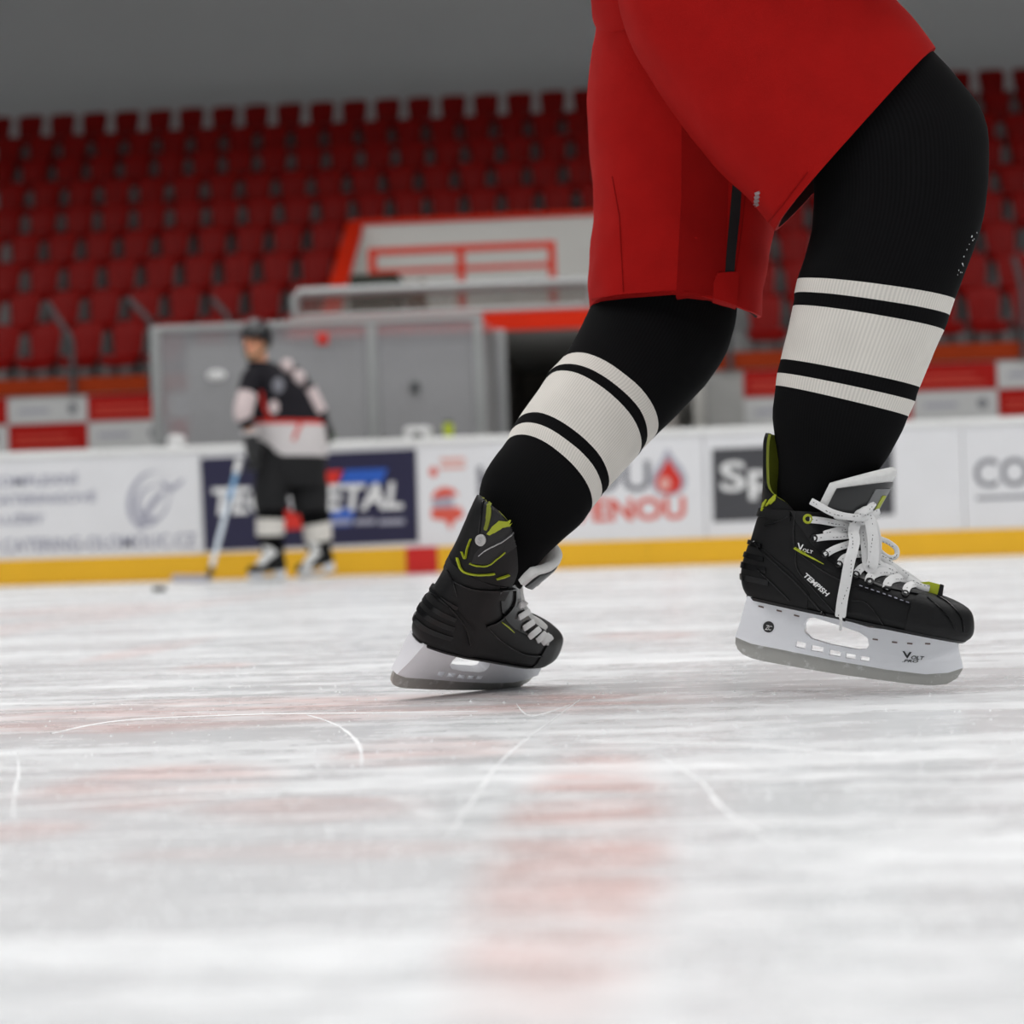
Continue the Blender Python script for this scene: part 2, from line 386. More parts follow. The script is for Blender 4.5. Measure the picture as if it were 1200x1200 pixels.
def words(s, px0, py0, px1, py1, mname, lift=0.004, offset=0.0, shear=0.0, spacing=1.0, parent=None, name='lettering'):
    """px0,py0 = lower left, px1,py1 = upper right of the word box"""
    a = onY(px0, py0, YB); b = onY(px1, py1, YB); hgt = onY((px0 + px1) / 2, py1 + (py0 - py1) * 0, YB)
    za = (onY(px0, py0, YB).z + onY(px1, py0 - (px1 - px0) * 0.0316, YB).z) / 2; zb = za + (py0 - py1) / (F / YB)
    vs, fs = text2d(s, offset, shear, spacing); mm = MB(); n = len(vs)
    X = lambda u: a.x + u * (b.x - a.x); Z = lambda v: za + v * (zb - za)
    mm.add([(X(u), YB - lift, Z(v)) for u, v in vs], fs)
    return mm.build(name, mname, parent or panel_at((a.x + b.x) / 2))
def ell(cx, cy, rx, ry, n=28, rot=0.0, a0=0.0, a1=360.0):
    out = []
    for i in range(n):
        t = R(a0 + (a1 - a0) * i / (n - (0 if a1 - a0 >= 360 else 1))); x, y = rx * math.cos(t), ry * math.sin(t)
        out.append((cx + x * math.cos(R(rot)) - y * math.sin(R(rot)), cy + x * math.sin(R(rot)) + y * math.cos(R(rot))))
    return out
# catering advert
words('KOMPLEXNÍ', -12, 571, 91, 556, 'print_slate', offset=0.01)
words('CATERINGOVÉ', -12, 592, 112, 578, 'print_slate', offset=0.01)
words('SLUŽBY', -12, 615, 52, 602, 'print_slate', offset=0.01)
words('WWW.CATERING-OLOMOUC.CZ', -60, 650, 230, 634, 'print_slate', offset=0.01)
flat('emblem', ell(174, 585, 24, 34, rot=20), 'print_pale', holes=[ell(177, 583, 20, 31, rot=20)])
flat('emblem', ell(178, 590, 19, 22, rot=30), 'print_pale', 0.004, holes=[ell(181, 588, 16, 19, rot=30)])
flat('emblem', [(160, 618), (168, 600), (178, 585), (190, 575), (192, 580), (182, 592), (174, 605), (166, 622)], 'print_pale', 0.005)
flat('emblem', [(188, 563), (200, 570), (216, 560), (214, 566), (201, 577), (190, 570)], 'print_pale', 0.004)
# metal works advert
nv = flat('advert_sheet', [(235, 537), (487, 526), (490, 635), (240, 646)], 'ad_navy', 0.003)
words('TECHMETAL', 249, 604, 472, 571, 'print_white', 0.006, offset=0.035, shear=0.15, parent=nv.parent)
flat('emblem', [(380, 552), (402, 551), (394, 568), (377, 569)], 'print_red', 0.006, parent=nv.parent)
flat('emblem', [(405, 551), (454, 549), (448, 566), (397, 568)], 'print_blue', 0.006, parent=nv.parent)
flat('emblem', [(328, 594), (352, 600), (358, 620), (334, 621)], 'print_red', 0.006, parent=nv.parent)
flat('emblem', [(390, 596), (416, 595), (412, 616), (386, 617)], 'print_blue', 0.005, parent=nv.parent)
for a, b in ((388, 412), (416, 440), (444, 474)): flat('print_line', [(a, 609), (b, 608), (b, 614), (a, 615)], 'print_pale', 0.008, parent=nv.parent)
# small red crest advert
flat('emblem', ell(508, 553, 5, 6), 'print_salmon'); flat('print_line', [(516, 537), (545, 536), (545, 541), (516, 542)], 'print_pink'); flat('print_line', [(516, 545), (545, 544), (545, 549), (516, 550)], 'print_pink')
flat('emblem', ell(522, 585, 16, 14, a0=180, a1=340), 'print_salmon'); flat('emblem', ell(519, 589, 13, 12), 'print_pale', 0.002)
flat('emblem', [(505, 596), (540, 594), (544, 605), (533, 610), (528, 621), (522, 610), (506, 608)], 'print_salmon', 0.004)
# drop advert
words('KAPKOU', 560, 582, 762, 546, 'print_grey', offset=0.02)
words('ČERVENOU', 598, 615, 803, 579, 'print_salmon', offset=0.03)
flat('emblem', [(782, 525), (775, 540), (766, 553), (763, 566), (768, 577), (780, 581), (793, 580), (803, 572), (805, 560), (799, 548), (790, 537)], 'print_pale', 0.003)
flat('emblem', [(783, 537), (776, 550), (769, 560), (768, 569), (773, 576), (783, 579), (793, 577), (799, 569), (798, 559), (790, 548)], 'print_red', 0.005)
flat('emblem', ell(779, 567, 7, 8), 'print_pink', 0.007)
# sport advert
sp_ = flat('advert_sheet', [(834, 526), (1046, 517), (1048, 603), (836, 612)], 'ad_grey', 0.003)
words('Sport', 845, 587, 1000, 541, 'print_white', 0.006, offset=0.02, parent=sp_.parent)
words('COOP', 1142, 572, 1265, 538, 'print_grey', offset=0.015)
flat('print_line', [(1144, 582), (1270, 577), (1270, 581), (1144, 586)], 'print_grey')

# ------------------------------------------------------------------ arena shell
YW = 32.5
def slab(name, a, b, mname, label=None, kind='structure', parent=None, cat=None, bev=0.0, smooth=None):
    mm = MB(); mm.box(a, b, bev=bev); o = mm.build(name, mname, parent, smooth); 
    if parent is None: tag(o, label, cat, kind=kind)
    elif label: o['label'] = label
    return o
slab('ceiling', (-36, -30, 11.5), (32, YW + 0.4, 11.8), 'ceiling_grey', 'grey arena ceiling over the rink')
slab('wall_back', (-36, YW, 0), (32, YW + 0.4, 11.5), 'back_wall', 'pale wall behind the top of the stand')
slab('wall_left', (-36.4, -30, 0), (-36, YW, 11.5), 'ceiling_grey', 'grey end wall of the arena')
slab('wall_right', (32, -30, 0), (32.4, YW, 11.5), 'ceiling_grey', 'grey far end wall of the arena')
slab('wall_front', (-36, -30.4, 0), (32, -30, 11.5), 'ceiling_grey', 'grey wall on the camera side')
slab('floor_bench', (-36, YB + 0.15, 0.0), (32, YW, 0.06), 'concrete', 'concrete floor behind the boards')
# lamps under the ceiling
for iy, y in enumerate((-8.0, -2.0, 4.0, 10.0, 16.0)):
    for ix, x in enumerate((-15, -9, -3, 3, 9, 15)):
        L_ = empty('ceiling_lamp', (x, y, 11.0)); tag(L_, 'long white strip lamp hanging under the arena ceiling', 'lamp', group='ceiling lamps over the rink')
        mm = MB(); mm.box((x - 1.3, y - 0.25, 11.05), (x + 1.3, y + 0.25, 11.2), bev=0.02); mm.build('housing', 'lamp_housing', L_)
        mm = MB(); mm.box((x - 1.25, y - 0.22, 11.0), (x + 1.25, y + 0.22, 11.05)); mm.build('diffuser', 'lamp_glow', L_)
        mm = MB()
        for k in (-1, 1): mm.tube([(x + k, y, 11.2), (x + k, y, 11.5)], 0.01, 6)
        mm.build('hanger', 'steel_dark', L_)
        ld = bpy.data.lights.new('lamp_light', 'AREA'); ld.shape = 'RECTANGLE'; ld.size = 2.4; ld.size_y = 0.42; ld.energy = LAMP_W; ld.color = (1.0, 0.992, 0.978); ld.spread = R(150)
        lo = bpy.data.objects.new('lamp_light', ld); COL.objects.link(lo); lo.parent = L_; lo.location = (0, 0, -0.03)

# ------------------------------------------------------------------ stand
Y0, DY, Z0, DZ, NR, PITCHX = 22.4, 0.8, 2.06, 0.49, 9, 0.486
XV0, XV1 = onY(426, 268, 25.5).x, onY(800, 268, 25.5).x
SX0, SX1 = -8.6, 6.6
st = empty('terrace', (0, Y0, 0)); tag(st, 'stepped grey concrete terrace carrying the red seats', 'stand', kind='structure')
for i in range(NR):
    y = Y0 + DY * i - 0.35; z = Z0 + DZ * i
    spans = [(-36, XV0 - 0.12), (XV1 + 0.12, 32)] if i < 4 else [(-36, 32)]
    for a, b in spans:
        mm = MB(); mm.box((a, y, 0.06 if i < 4 or True else 0), (b, y + DY, z)); mm.build('step', 'terrace', st)
mm = MB(); mm.box((-36, Y0 + DY * NR - 0.35, 0.06), (32, YW, Z0 + DZ * NR)); mm.build('step', 'terrace', st)

def make_seat():
    root = empty('stadium_seat', (0, 0, 0)); tag(root, 'x', 'seat', 'red stadium seats')
    # shell backrest, curved
    mm = MB(); rings = []
    for k in range(7):
        t = k / 6; z = 0.40 + 0.46 * t; wd = 0.150 + 0.05 * t; yb = 0.10 + 0.10 * t + (0.02 if k == 6 else 0)
        if k == 6: wd -= 0.035
        ring = []
        for j in range(7):
            u = -1 + j / 3; ring.append((u * wd, yb - 0.05 * u * u * (1 - 0.3 * t) , z - (0.02 * u * u if k == 6 else 0)))
        ring += [(p[0], p[1] + 0.022, p[2]) for p in reversed(ring)]
        rings.append(ring)
    mm.loft(rings); mm.build('backrest', 'seat_red', root, smooth=50)
    mm = MB(); rings = []
    for k in range(6):
        t = k / 5; y = 0.12 - 0.44 * t; z = 0.41 + 0.03 * t - (0.07 if k == 5 else 0) + (-0.012 if k in (2, 3) else 0)
        wd = 0.20 + 0.025 * math.sin(t * 3.1)
        ring = [(u * wd, y, z + 0.02 * u * u) for u in (-1, -.5, 0, .5, 1)]; ring += [(p[0], p[1] + (0.01 if k < 5 else 0.02), p[2] - 0.03 - (0.04 if k == 5 else 0)) for p in reversed(ring)]
        rings.append(ring)
    mm.loft(rings); mm.build('seat_pan', 'seat_red', root, smooth=50)
    mm = MB(); mm.box((-0.14, -0.02, 0.0), (-0.10, 0.05, 0.40)); mm.box((0.10, -0.02, 0.0), (0.14, 0.05, 0.40)); mm.box((-0.14, -0.22, 0.34), (-0.10, 0.1, 0.385)); mm.box((0.10, -0.22, 0.34), (0.14, 0.1, 0.385))
    mm.build('bracket', 'steel_dark', root)
    return root
seat = make_seat(); first = True
ROWN = ['front row', 'second row', 'third row', 'fourth row', 'fifth row', 'sixth row', 'seventh row', 'eighth row', 'topmost row']
for i in range(NR):
    y = Y0 + DY * i
    xa = onY(-25, 300, y).x; xb = onY(1222, 300, y).x
    off = [0.10, 0.22, 0.05, 0.0, 0.31, 0.12, 0.2, 0.06, 0.14][i]
    if i < 4: off = (XV0 - 0.40) % PITCHX
    n0 = math.ceil((xa - off) / PITCHX); n1 = math.floor((xb - off) / PITCHX)
    for k in range(n0, n1 + 1):
        x = off + k * PITCHX
        if i < 4 and XV0 - 0.37 < x < XV1 + 0.37: continue
        if first: o = seat; first = False
        else:
            o = seat.copy(); COL.objects.link(o)
            for ch in list(seat.children):
                c = ch.copy(); COL.objects.link(c); c.parent = o
        o.location = (x, y, Z0 + DZ * i); o.rotation_euler.z = random.uniform(-0.015, 0.015)
        o['label'] = 'red plastic stadium seat in the %s of the stand' % ROWN[i]; o['group'] = 'red stadium seats, %s' % ROWN[i]

# kerb and advert strip on the front of the stand
YA = Y0 - 0.36
def strip(a, b, kname):
    slab('trim_1' if kname == 0 else 'trim_2', (a, YA - 0.05, Z0 - 0.0), (b, YA + 0.0, Z0 + 0.19), 'kerb_brown', 'orange brown kerb along the front row of the stand')
    return slab('wall_stand' if kname == 0 else 'wall_stand_right', (a, YA - 0.02, 0.06), (b, YA + 0.009, Z0), 'concrete', 'pale concrete front wall of the stand under the seats')
wl = strip(-20, XV0 - 0.12, 0); wr = strip(XV1 + 0.12, 20, 1)
xa, xb = onY(103, 470, YA).x, onY(1168, 440, YA).x; pw = (xb - xa) / 11; zu1 = Z0 - 0.02
for k in range(-9, 20):
    x0 = xa + k * pw; x1 = x0 + pw
    if x1 > XV0 - 0.5 and x0 < XV1 + 0.2: continue
    par = wl if x1 < 0 else wr; white = (k % 2 == 1)
    for r_ in range(2):
        wh = white if r_ == 0 else not white
        z1 = zu1 - r_ * 0.305; z0 = z1 - 0.295
        mm = MB(); mm.box((x0 + 0.006, YA - 0.032, z0), (x1 - 0.006, YA - 0.021, z1)); mm.build('advert_panel', 'panel_white' if wh else 'panel_red', par)
        c = 'print_pale' if wh else 'print_pink'
        mm = MB()
        if wh:
            mm.box((x0 + 0.12, YA - 0.036, z0 + 0.12), (x0 + 0.48, YA - 0.0325, z0 + 0.165)); mm.build('print_line', c, par)
            mm = MB(); mm.tube([(x1 - 0.17, YA - 0.036, z0 + 0.15), (x1 - 0.17, YA - 0.0325, z0 + 0.15)], 0.055, 14); mm.build('emblem', 'print_grey', par)
        else:
            for q in range(2): mm.box((x0 + 0.08, YA - 0.036, z0 + 0.07 + 0.075 * q), (x1 - 0.14 - 0.1 * q, YA - 0.0325, z0 + 0.09 + 0.075 * q))
            mm.build('print_line', 'print_salmon', par)

# stair rails at the front row
def hrail(px, top, kink, foot, label):
    y = Y0 - 0.447; a = onY(*top, y); b = onY(*kink, y)
    mm = MB(); mm.tube([a, a.lerp(b, 0.94), b - Vector((0, 0, 0.04)), Vector((b.x, y, Z0))], 0.034, 8)
    tag(mm.build('stair_rail', 'steel_dark', smooth=60), label, 'rail', 'dark stair rails in the stand')
hrail(0, (55, 355), (84, 398), (86, 440), 'dark bent stair rail beside the advert wall on the left')
hrail(0, (150, 350), (176, 376), (178, 420), 'dark bent stair rail above the corner of the glass box')
hrail(0, (248, 350), (268, 372), (270, 420), 'dark bent stair rail above the background player')
hrail(0, (850, 330), (853, 345), (853, 430), 'dark stair rail between the two legs of the near skater')
hrail(0, (1188, 300), (1197, 335), (1198, 400), 'dark stair rail at the right edge of the stand')

# vomitory: white riser wall, sloped side wall with orange coping, deck over the tunnel
slab('wall_vomitory', (XV0, 25.10, 0.06), (XV1, 25.22, Z0 + DZ * 4 + 0.32), 'wall_white', 'white wall behind the red railing in the stand')
slab('trim_3', (XV0 - 0.1, 25.06, Z0 + DZ * 4 + 0.32), (XV1 + 0.1, 25.24, Z0 + DZ * 4 + 0.38), 'orange_red', 'orange red coping on the white wall')
for nm, x, s in (('wall_vomitory_left', XV0 - 0.12, 1), ('wall_vomitory_right', XV1, -1)):
    mm = MB(); ya, yb = Y0 - 0.30, 25.22; za, zb = Z0 + 0.30, Z0 + DZ * 4 + 0.32
    pr = [(ya, 0.06), (yb, 0.06), (yb, zb), (ya, za)]
    mm.loft([[(x, p[0], p[1]) for p in pr], [(x + 0.12, p[0], p[1]) for p in pr]]); o = tag(mm.build(nm, 'wall_white'), 'sloping side wall of the stand opening', kind='structure')
    mm = MB(); pr = [(ya, za), (yb, zb), (yb, zb + 0.07), (ya, za + 0.07)]
    mm.loft([[(x - 0.05, p[0], p[1]) for p in pr], [(x + 0.17, p[0], p[1]) for p in pr]]); mm.build('coping', 'orange_red', o)
YD = 18.7
xd0, xd1 = onY(338, 380, YD).x, onY(792, 380, 18.7).x
xo = onY(572, 440, YD).x
zdk = onY(600, 365, YD).z; zdb = onY(600, 387, YD).z
slab('floor_deck', (xd0, YD + 0.06, zdb), (xd1, 25.09, zdk - 0.02), 'concrete', 'deck over the players tunnel')
slab('trim_4', (xd0, YD, zdb), (xd1, YD + 0.059, zdk), 'orange_red', 'orange red edge beam over the dark tunnel mouth')
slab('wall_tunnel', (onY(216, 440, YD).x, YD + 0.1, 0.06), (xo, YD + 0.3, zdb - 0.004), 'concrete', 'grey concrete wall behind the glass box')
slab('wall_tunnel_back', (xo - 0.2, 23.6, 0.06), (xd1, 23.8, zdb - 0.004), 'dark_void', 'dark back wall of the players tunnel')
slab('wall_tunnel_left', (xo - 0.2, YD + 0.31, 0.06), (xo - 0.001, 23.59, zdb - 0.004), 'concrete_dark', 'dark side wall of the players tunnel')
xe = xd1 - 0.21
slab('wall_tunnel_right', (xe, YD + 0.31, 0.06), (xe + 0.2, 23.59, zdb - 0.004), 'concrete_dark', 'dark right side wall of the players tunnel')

# red railing on the deck
yr = 20.6
rr = empty('red_railing', (onY(540, 360, yr).x, yr, zdk - 0.02)); tag(rr, 'red steel railing with three posts in front of the white wall', 'railing')
xs = [onY(p, 300, yr).x for p in (436, 540, 647)]; zt = onY(540, 290, yr).z
for x in xs:
    mm = MB(); mm.box((x - 0.04, yr - 0.03, zdk - 0.02), (x + 0.04, yr + 0.03, zt)); mm.build('post', 'rail_red', rr)
for h, t in ((zt, 0.045), (onY(540, 314, yr).z, 0.03), (onY(540, 332, yr).z, 0.03)):
    mm = MB(); mm.box((xs[0] - 0.04, yr - 0.025, h - t), (xs[-1] + 0.04, yr + 0.025, h + t * 0.6)); mm.build('rail', 'rail_red', rr)
# aluminium balustrade with a clear panel, on the deck edge
yb_ = YD + 0.12
bl = empty('balustrade', (onY(515, 370, yb_).x, yb_, zdk)); tag(bl, 'grey metal balustrade with a clear panel over the tunnel mouth', 'balustrade')
x0, x1 = onY(346, 350, yb_).x, onY(694, 330, yb_).x; zt = onY(515, 337, yb_).z; zl = onY(515, 366, yb_).z
mm = MB(); mm.tube([(x0 + 0.04, yb_, zt), (x1, yb_, zt)], 0.055, 10); mm.build('handrail', 'aluminium', bl, smooth=60)
mm = MB(); mm.tube([(x0, yb_, zl), (x1, yb_, zl)], 0.035, 10); mm.build('bottom_rail', 'aluminium', bl, smooth=60)
for x in (x0, x1):
    mm = MB(); mm.tube([(x, yb_, zdk - 0.02), (x, yb_, zt - 0.05), (x + (0.06 if x == x0 else -0.06), yb_, zt)], 0.055, 10); mm.build('post', 'aluminium', bl, smooth=60)
mm = MB(); mm.box((x0 + 0.03, yb_ - 0.006, zl), (x1 - 0.03, yb_ + 0.006, zt)); mm.build('pane', 'plexi_clear', bl)
# things standing on the deck behind the rail
mm = MB(); a = onY(412, 350, 20.0); b = onY(470, 322, 20.0); mm.box((a.x, 19.8, zdk - 0.02), (b.x, 20.25, b.z), bev=0.05); tag(mm.build('dark_bag', 'dark_green', smooth=40), 'dark bag lying on the deck behind the balustrade', 'bag')
pt = empty('potted_plant', (*onY(488, 350, 20.0).xy, zdk - 0.02)); tag(pt, 'brown potted plant on the deck beside the dark bag', 'plant')
c = onY(488, 350, 20.0); mm = MB(); mm.tube([(c.x, 20, zdk - 0.02), (c.x, 20, zdk + 0.2)], [0.10, 0.13], 12); mm.build('pot', 'brown', pt)
mm = MB()
for k in range(14):
    a = k * 2.4; mm.ellipsoid((c.x + 0.07 * math.cos(a), 20 + 0.07 * math.sin(a), zdk + 0.25 + 0.016 * k), (0.05, 0.05, 0.06), 8, 6)
mm.build('foliage', 'brown', pt, smooth=60)

# glass box behind the boards
YG = 17.3
gb = empty('penalty_box_glass', (onY(380, 500, YG).x, YG, 0.06)); tag(gb, 'scuffed glass screen in grey metal frame behind the boards', 'glass screen')
gx = [onY(p, 450, YG).x for p in (184, 311, 437, 562)]; zt = onY(370, 379, YG).z
for i, x in enumerate(gx):
    if i == 1: continue
    mm = MB(); mm.box((x - 0.045, YG - 0.03, 0.06), (x + 0.045, YG + 0.03, zt), bev=0.008); mm.build('post', 'aluminium', gb)
mm = MB(); mm.box((gx[0] - 0.045, YG - 0.032, zt - 0.03), (gx[-1] + 0.045, YG + 0.032, zt + 0.03), bev=0.008); mm.build('top_rail', 'aluminium', gb)
mm = MB(); mm.box((gx[0] - 0.045, YG - 0.032, 0.95), (gx[-1] + 0.045, YG + 0.032, 1.05), bev=0.008); mm.build('sill_rail', 'aluminium', gb)
for i in range(3):
    mm = MB(); mm.box((gx[i] + 0.02, YG - 0.006, 1.0), (gx[i + 1] - 0.02, YG + 0.006, zt - 0.02)); mm.build('pane', 'plexi', gb)
# return screen at the right end of the box
x = onY(588, 450, YG + 0.9).x
mm = MB(); mm.box((x - 0.05, YG + 0.86, 0.06), (x + 0.05, YG + 0.94, zt - 0.02), bev=0.008); mm.build('post', 'aluminium', gb)
mm = MB(); mm.add([(gx[3] + 0.03, YG + 0.02, 1.0), (x, YG + 0.9, 1.0), (x, YG + 0.9, zt - 0.03), (gx[3] + 0.03, YG + 0.02, zt - 0.03)], [(0, 1, 2, 3)]); mm.build('pane', 'plexi', gb)
mm = MB(); a = onY(378, 397, YG - 0.02); mm.box((a.x - 0.05, YG - 0.03, a.z - 0.05), (a.x + 0.05, YG - 0.008, a.z + 0.05), bev=0.01); o = mm.build('sign_plate', 'print_red', gb); o['label'] = 'small red square sign on the glass'
mm = MB(); a = onY(486, 454, YG - 0.02); mm.box((a.x - 0.04, YG - 0.04, a.z - 0.05), (a.x + 0.04, YG - 0.008, a.z + 0.05), bev=0.01); mm.build('latch', 'steel_dark', gb)
mm = MB(); a = onY(254, 440, YG); mm.ellipsoid((a.x, YG - 0.012, a.z), (0.085, 0.012, 0.05), 14, 8); o = mm.build('sticker', 'white_plastic', gb); o['label'] = 'white sticker on the glass'
# shelf behind the boards with small things on it
YS = 16.15
slab('shelf', (onY(180, 500, YS).x, YS - 0.18, 0.97), (onY(590, 500, YS).x, YS + 0.18, 1.0), 'concrete', 'narrow shelf behind the boards in the box', kind=None, cat='shelf')
shelf_ = bpy.data.objects['shelf']
for px_ in (190, 385, 580):
    xq = onY(px_, 500, YS).x; slab('support', (xq - 0.04, YS - 0.12, 0.06), (xq + 0.04, YS + 0.12, 0.969), 'steel_dark', parent=shelf_)
def bottle(px, py_top, mname, label, h=0.19, r=0.035):
    p = onY(px, py_top, YS); b = empty('drink_bottle', (p.x, YS, 1.0)); tag(b, label, 'bottle')
    mm = MB(); mm.tube([(p.x, YS, 1.0), (p.x, YS, 1.0 + h * .4), (p.x, YS, 1.0 + h * .5), (p.x, YS, 1.0 + h * .8), (p.x, YS, 1.0 + h * .88)], [r, r, r * .85, r, r * .5], 14); mm.build('body', mname, b, smooth=40)
    mm = MB(); mm.tube([(p.x, YS, 1.0 + h * .88), (p.x, YS, 1.0 + h * .96), (p.x, YS, 1.0 + h)], [r * .6, r * .6, r * .25], 12); mm.build('cap', 'black_plastic', b, smooth=40)
bottle(525, 487, 'bottle_lime', 'yellow green drink bottle on the shelf behind the boards', 0.24, 0.045)
bottle(386, 495, 'bottle_green', 'green drink bottle beside the background player', 0.2, 0.04)
p = onY(490, 495, YS); c = empty('mug', (p.x, YS, 1.0)); tag(c, 'white box with a dark round opening behind the boards', 'box')
mm = MB(); mm.box((p.x - 0.11, YS - 0.08, 1.0), (p.x + 0.11, YS + 0.08, 1.19), bev=0.025); mm.build('body', 'white_plastic', c, smooth=40)
mm = MB(); mm.tube([(p.x, YS - 0.079, 1.08), (p.x, YS - 0.086, 1.08)], 0.062, 18); mm.build('opening', 'black_plastic', c, smooth=40)
c.name = 'timer_box'; MW['timer_box'] = MW['mug']
p = onY(453, 498, YS); mm = MB(); mm.ellipsoid((p.x, YS, 1.0 + 0.055), (0.13, 0.08, 0.06), 14, 8); mm.ellipsoid((p.x - 0.05, YS - 0.05, 1.0 + 0.05), (0.06, 0.06, 0.05), 10, 6); tag(mm.build('glove', 'black_plastic', smooth=60), 'black glove lying on the shelf behind the boards', 'glove')
p = onY(206, 495, YS); mm = MB(); mm.tube([(p.x, YS, 1.0), (p.x, YS, 1.10), (p.x, YS, 1.17), (p.x, YS, 1.19)], [0.075, 0.08, 0.075, 0.06], 16); tag(mm.build('bucket', 'white_plastic', smooth=40), 'small white tub at the left end of the shelf', 'tub')
# ------------------------------------------------------------------ clothing and skate materials
from mathutils import noise as mnoise
def knit(name, col, ribs, depth=0.0008, rough=0.85, sheen=0.1, spec=0.15):
    m = mat(name, col, rough, var=0.10, scale=25, spec=spec, sheen=sheen)
    nt = m.node_tree; b = nt.nodes['Principled BSDF']; uv = nt.nodes.new('ShaderNodeTexCoord')
    sp = nt.nodes.new('ShaderNodeSeparateXYZ'); nt.links.new(uv.outputs['UV'], sp.inputs[0])
    mu = nt.nodes.new('ShaderNodeMath'); mu.operation = 'MULTIPLY'; mu.inputs[1].default_value = ribs * 2 * math.pi; nt.links.new(sp.outputs[0], mu.inputs[0])
    sn = nt.nodes.new('ShaderNodeMath'); sn.operation = 'SINE'; nt.links.new(mu.outputs[0], sn.inputs[0])
    mr = nt.nodes.new('ShaderNodeMapRange'); mr.inputs['From Min'].default_value = -1; mr.inputs['To Min'].default_value = 1 - depth; mr.inputs['To Max'].default_value = 1 + depth * 0.5; nt.links.new(sn.outputs[0], mr.inputs['Value'])
    old = b.inputs['Base Color'].links[0].from_socket; vm = nt.nodes.new('ShaderNodeVectorMath'); vm.operation = 'SCALE'; nt.links.new(old, vm.inputs[0]); nt.links.new(mr.outputs[0], vm.inputs['Scale']); nt.links.new(vm.outputs[0], b.inputs['Base Color'])
knit('sock_black', (0.0045, 0.0045, 0.005), 130, 0.35, rough=0.95, sheen=0.0, spec=0.1)
knit('sock_white', (0.72, 0.69, 0.64), 130, 0.12)
mat('pants_red', (0.36, 0.0055, 0.0045), 0.85, var=0.12, scale=30, bump=0.35, bscale=900, spec=0.12)
mat('pants_red_seam_shade', (0.25, 0.0035, 0.003), 0.88, var=0.12, scale=30, bump=0.5, bscale=1200, spec=0.1)  # darker red for seams, and for shading put into the leg panel's colour
mat('pants_black', (0.010, 0.010, 0.011), 0.8, var=0.2, scale=20, spec=0.3)
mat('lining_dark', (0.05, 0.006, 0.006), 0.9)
mat('silver_print', (0.45, 0.45, 0.46), 0.4, metal=0.5)
mat('jersey_red', (0.34, 0.006, 0.006), 0.85, var=0.1, scale=20, spec=0.15)
mat('jersey_dark', srgb(26, 24, 30), 0.8, var=0.15, scale=12, spec=0.2)
mat('jersey_white', srgb(205, 200, 200), 0.8, var=0.06, scale=12, spec=0.2)
mat('jersey_pink', srgb(206, 190, 190), 0.8, var=0.06, scale=12, spec=0.2)
mat('stripe_red', srgb(200, 36, 22), 0.8)
mat('skin', srgb(226, 160, 126), 0.55, var=0.06, scale=15)
mat('helmet_black', (0.015, 0.016, 0.018), 0.3, var=0.1)
mat('helmet_grey', (0.22, 0.23, 0.24), 0.3)
mat('visor_strap', (0.10, 0.085, 0.02), 0.5)
mat('boot_black', (0.006, 0.006, 0.0065), 0.45, var=0.15, scale=40, bump=0.15, bscale=500, spec=0.25)
mat('boot_gloss', (0.004, 0.004, 0.0045), 0.26, var=0.1, scale=60, bump=0.1, bscale=200, spec=0.35)
mat('boot_grey', (0.018, 0.018, 0.019), 0.45, var=0.15, scale=60, bump=0.3, bscale=700, spec=0.3)
mat('rubber_black', (0.007, 0.007, 0.0075), 0.5, var=0.15, scale=60, bump=0.15, bscale=400, spec=0.25)
mat('lime', srgb(166, 176, 30), 0.5, var=0.08, scale=60, bump=0.2, bscale=900)
mat('lime_dark', srgb(128, 136, 36), 0.7, var=0.12, scale=80, bump=0.4, bscale=900)
mat('felt_white', (0.74, 0.74, 0.73), 0.85, var=0.08, scale=120, bump=0.5, bscale=600, sheen=0.3)
mat('felt_grey', (0.55, 0.55, 0.54), 0.85, var=0.08, scale=120, bump=0.5, bscale=600)
mat('tongue_silver', (0.16, 0.165, 0.17), 0.35, var=0.15, scale=60)
mat('tongue_black', (0.012, 0.013, 0.014), 0.35, var=0.15, scale=60)
mat('lace_white', (0.80, 0.80, 0.80), 0.8, var=0.05, scale=200, bump=0.5, bscale=1500)
mat('holder_white', (0.90, 0.91, 0.95), 0.32, var=0.03, scale=30, spec=0.4)
mat('slot_dark', (0.16, 0.10, 0.09), 0.6)
mat('stick_white', srgb(205, 215, 225), 0.4); mat('stick_blue', srgb(120, 165, 205), 0.4); mat('tape_black', (0.02, 0.02, 0.02), 0.8); mat('tape_white', (0.72, 0.72, 0.72), 0.8)
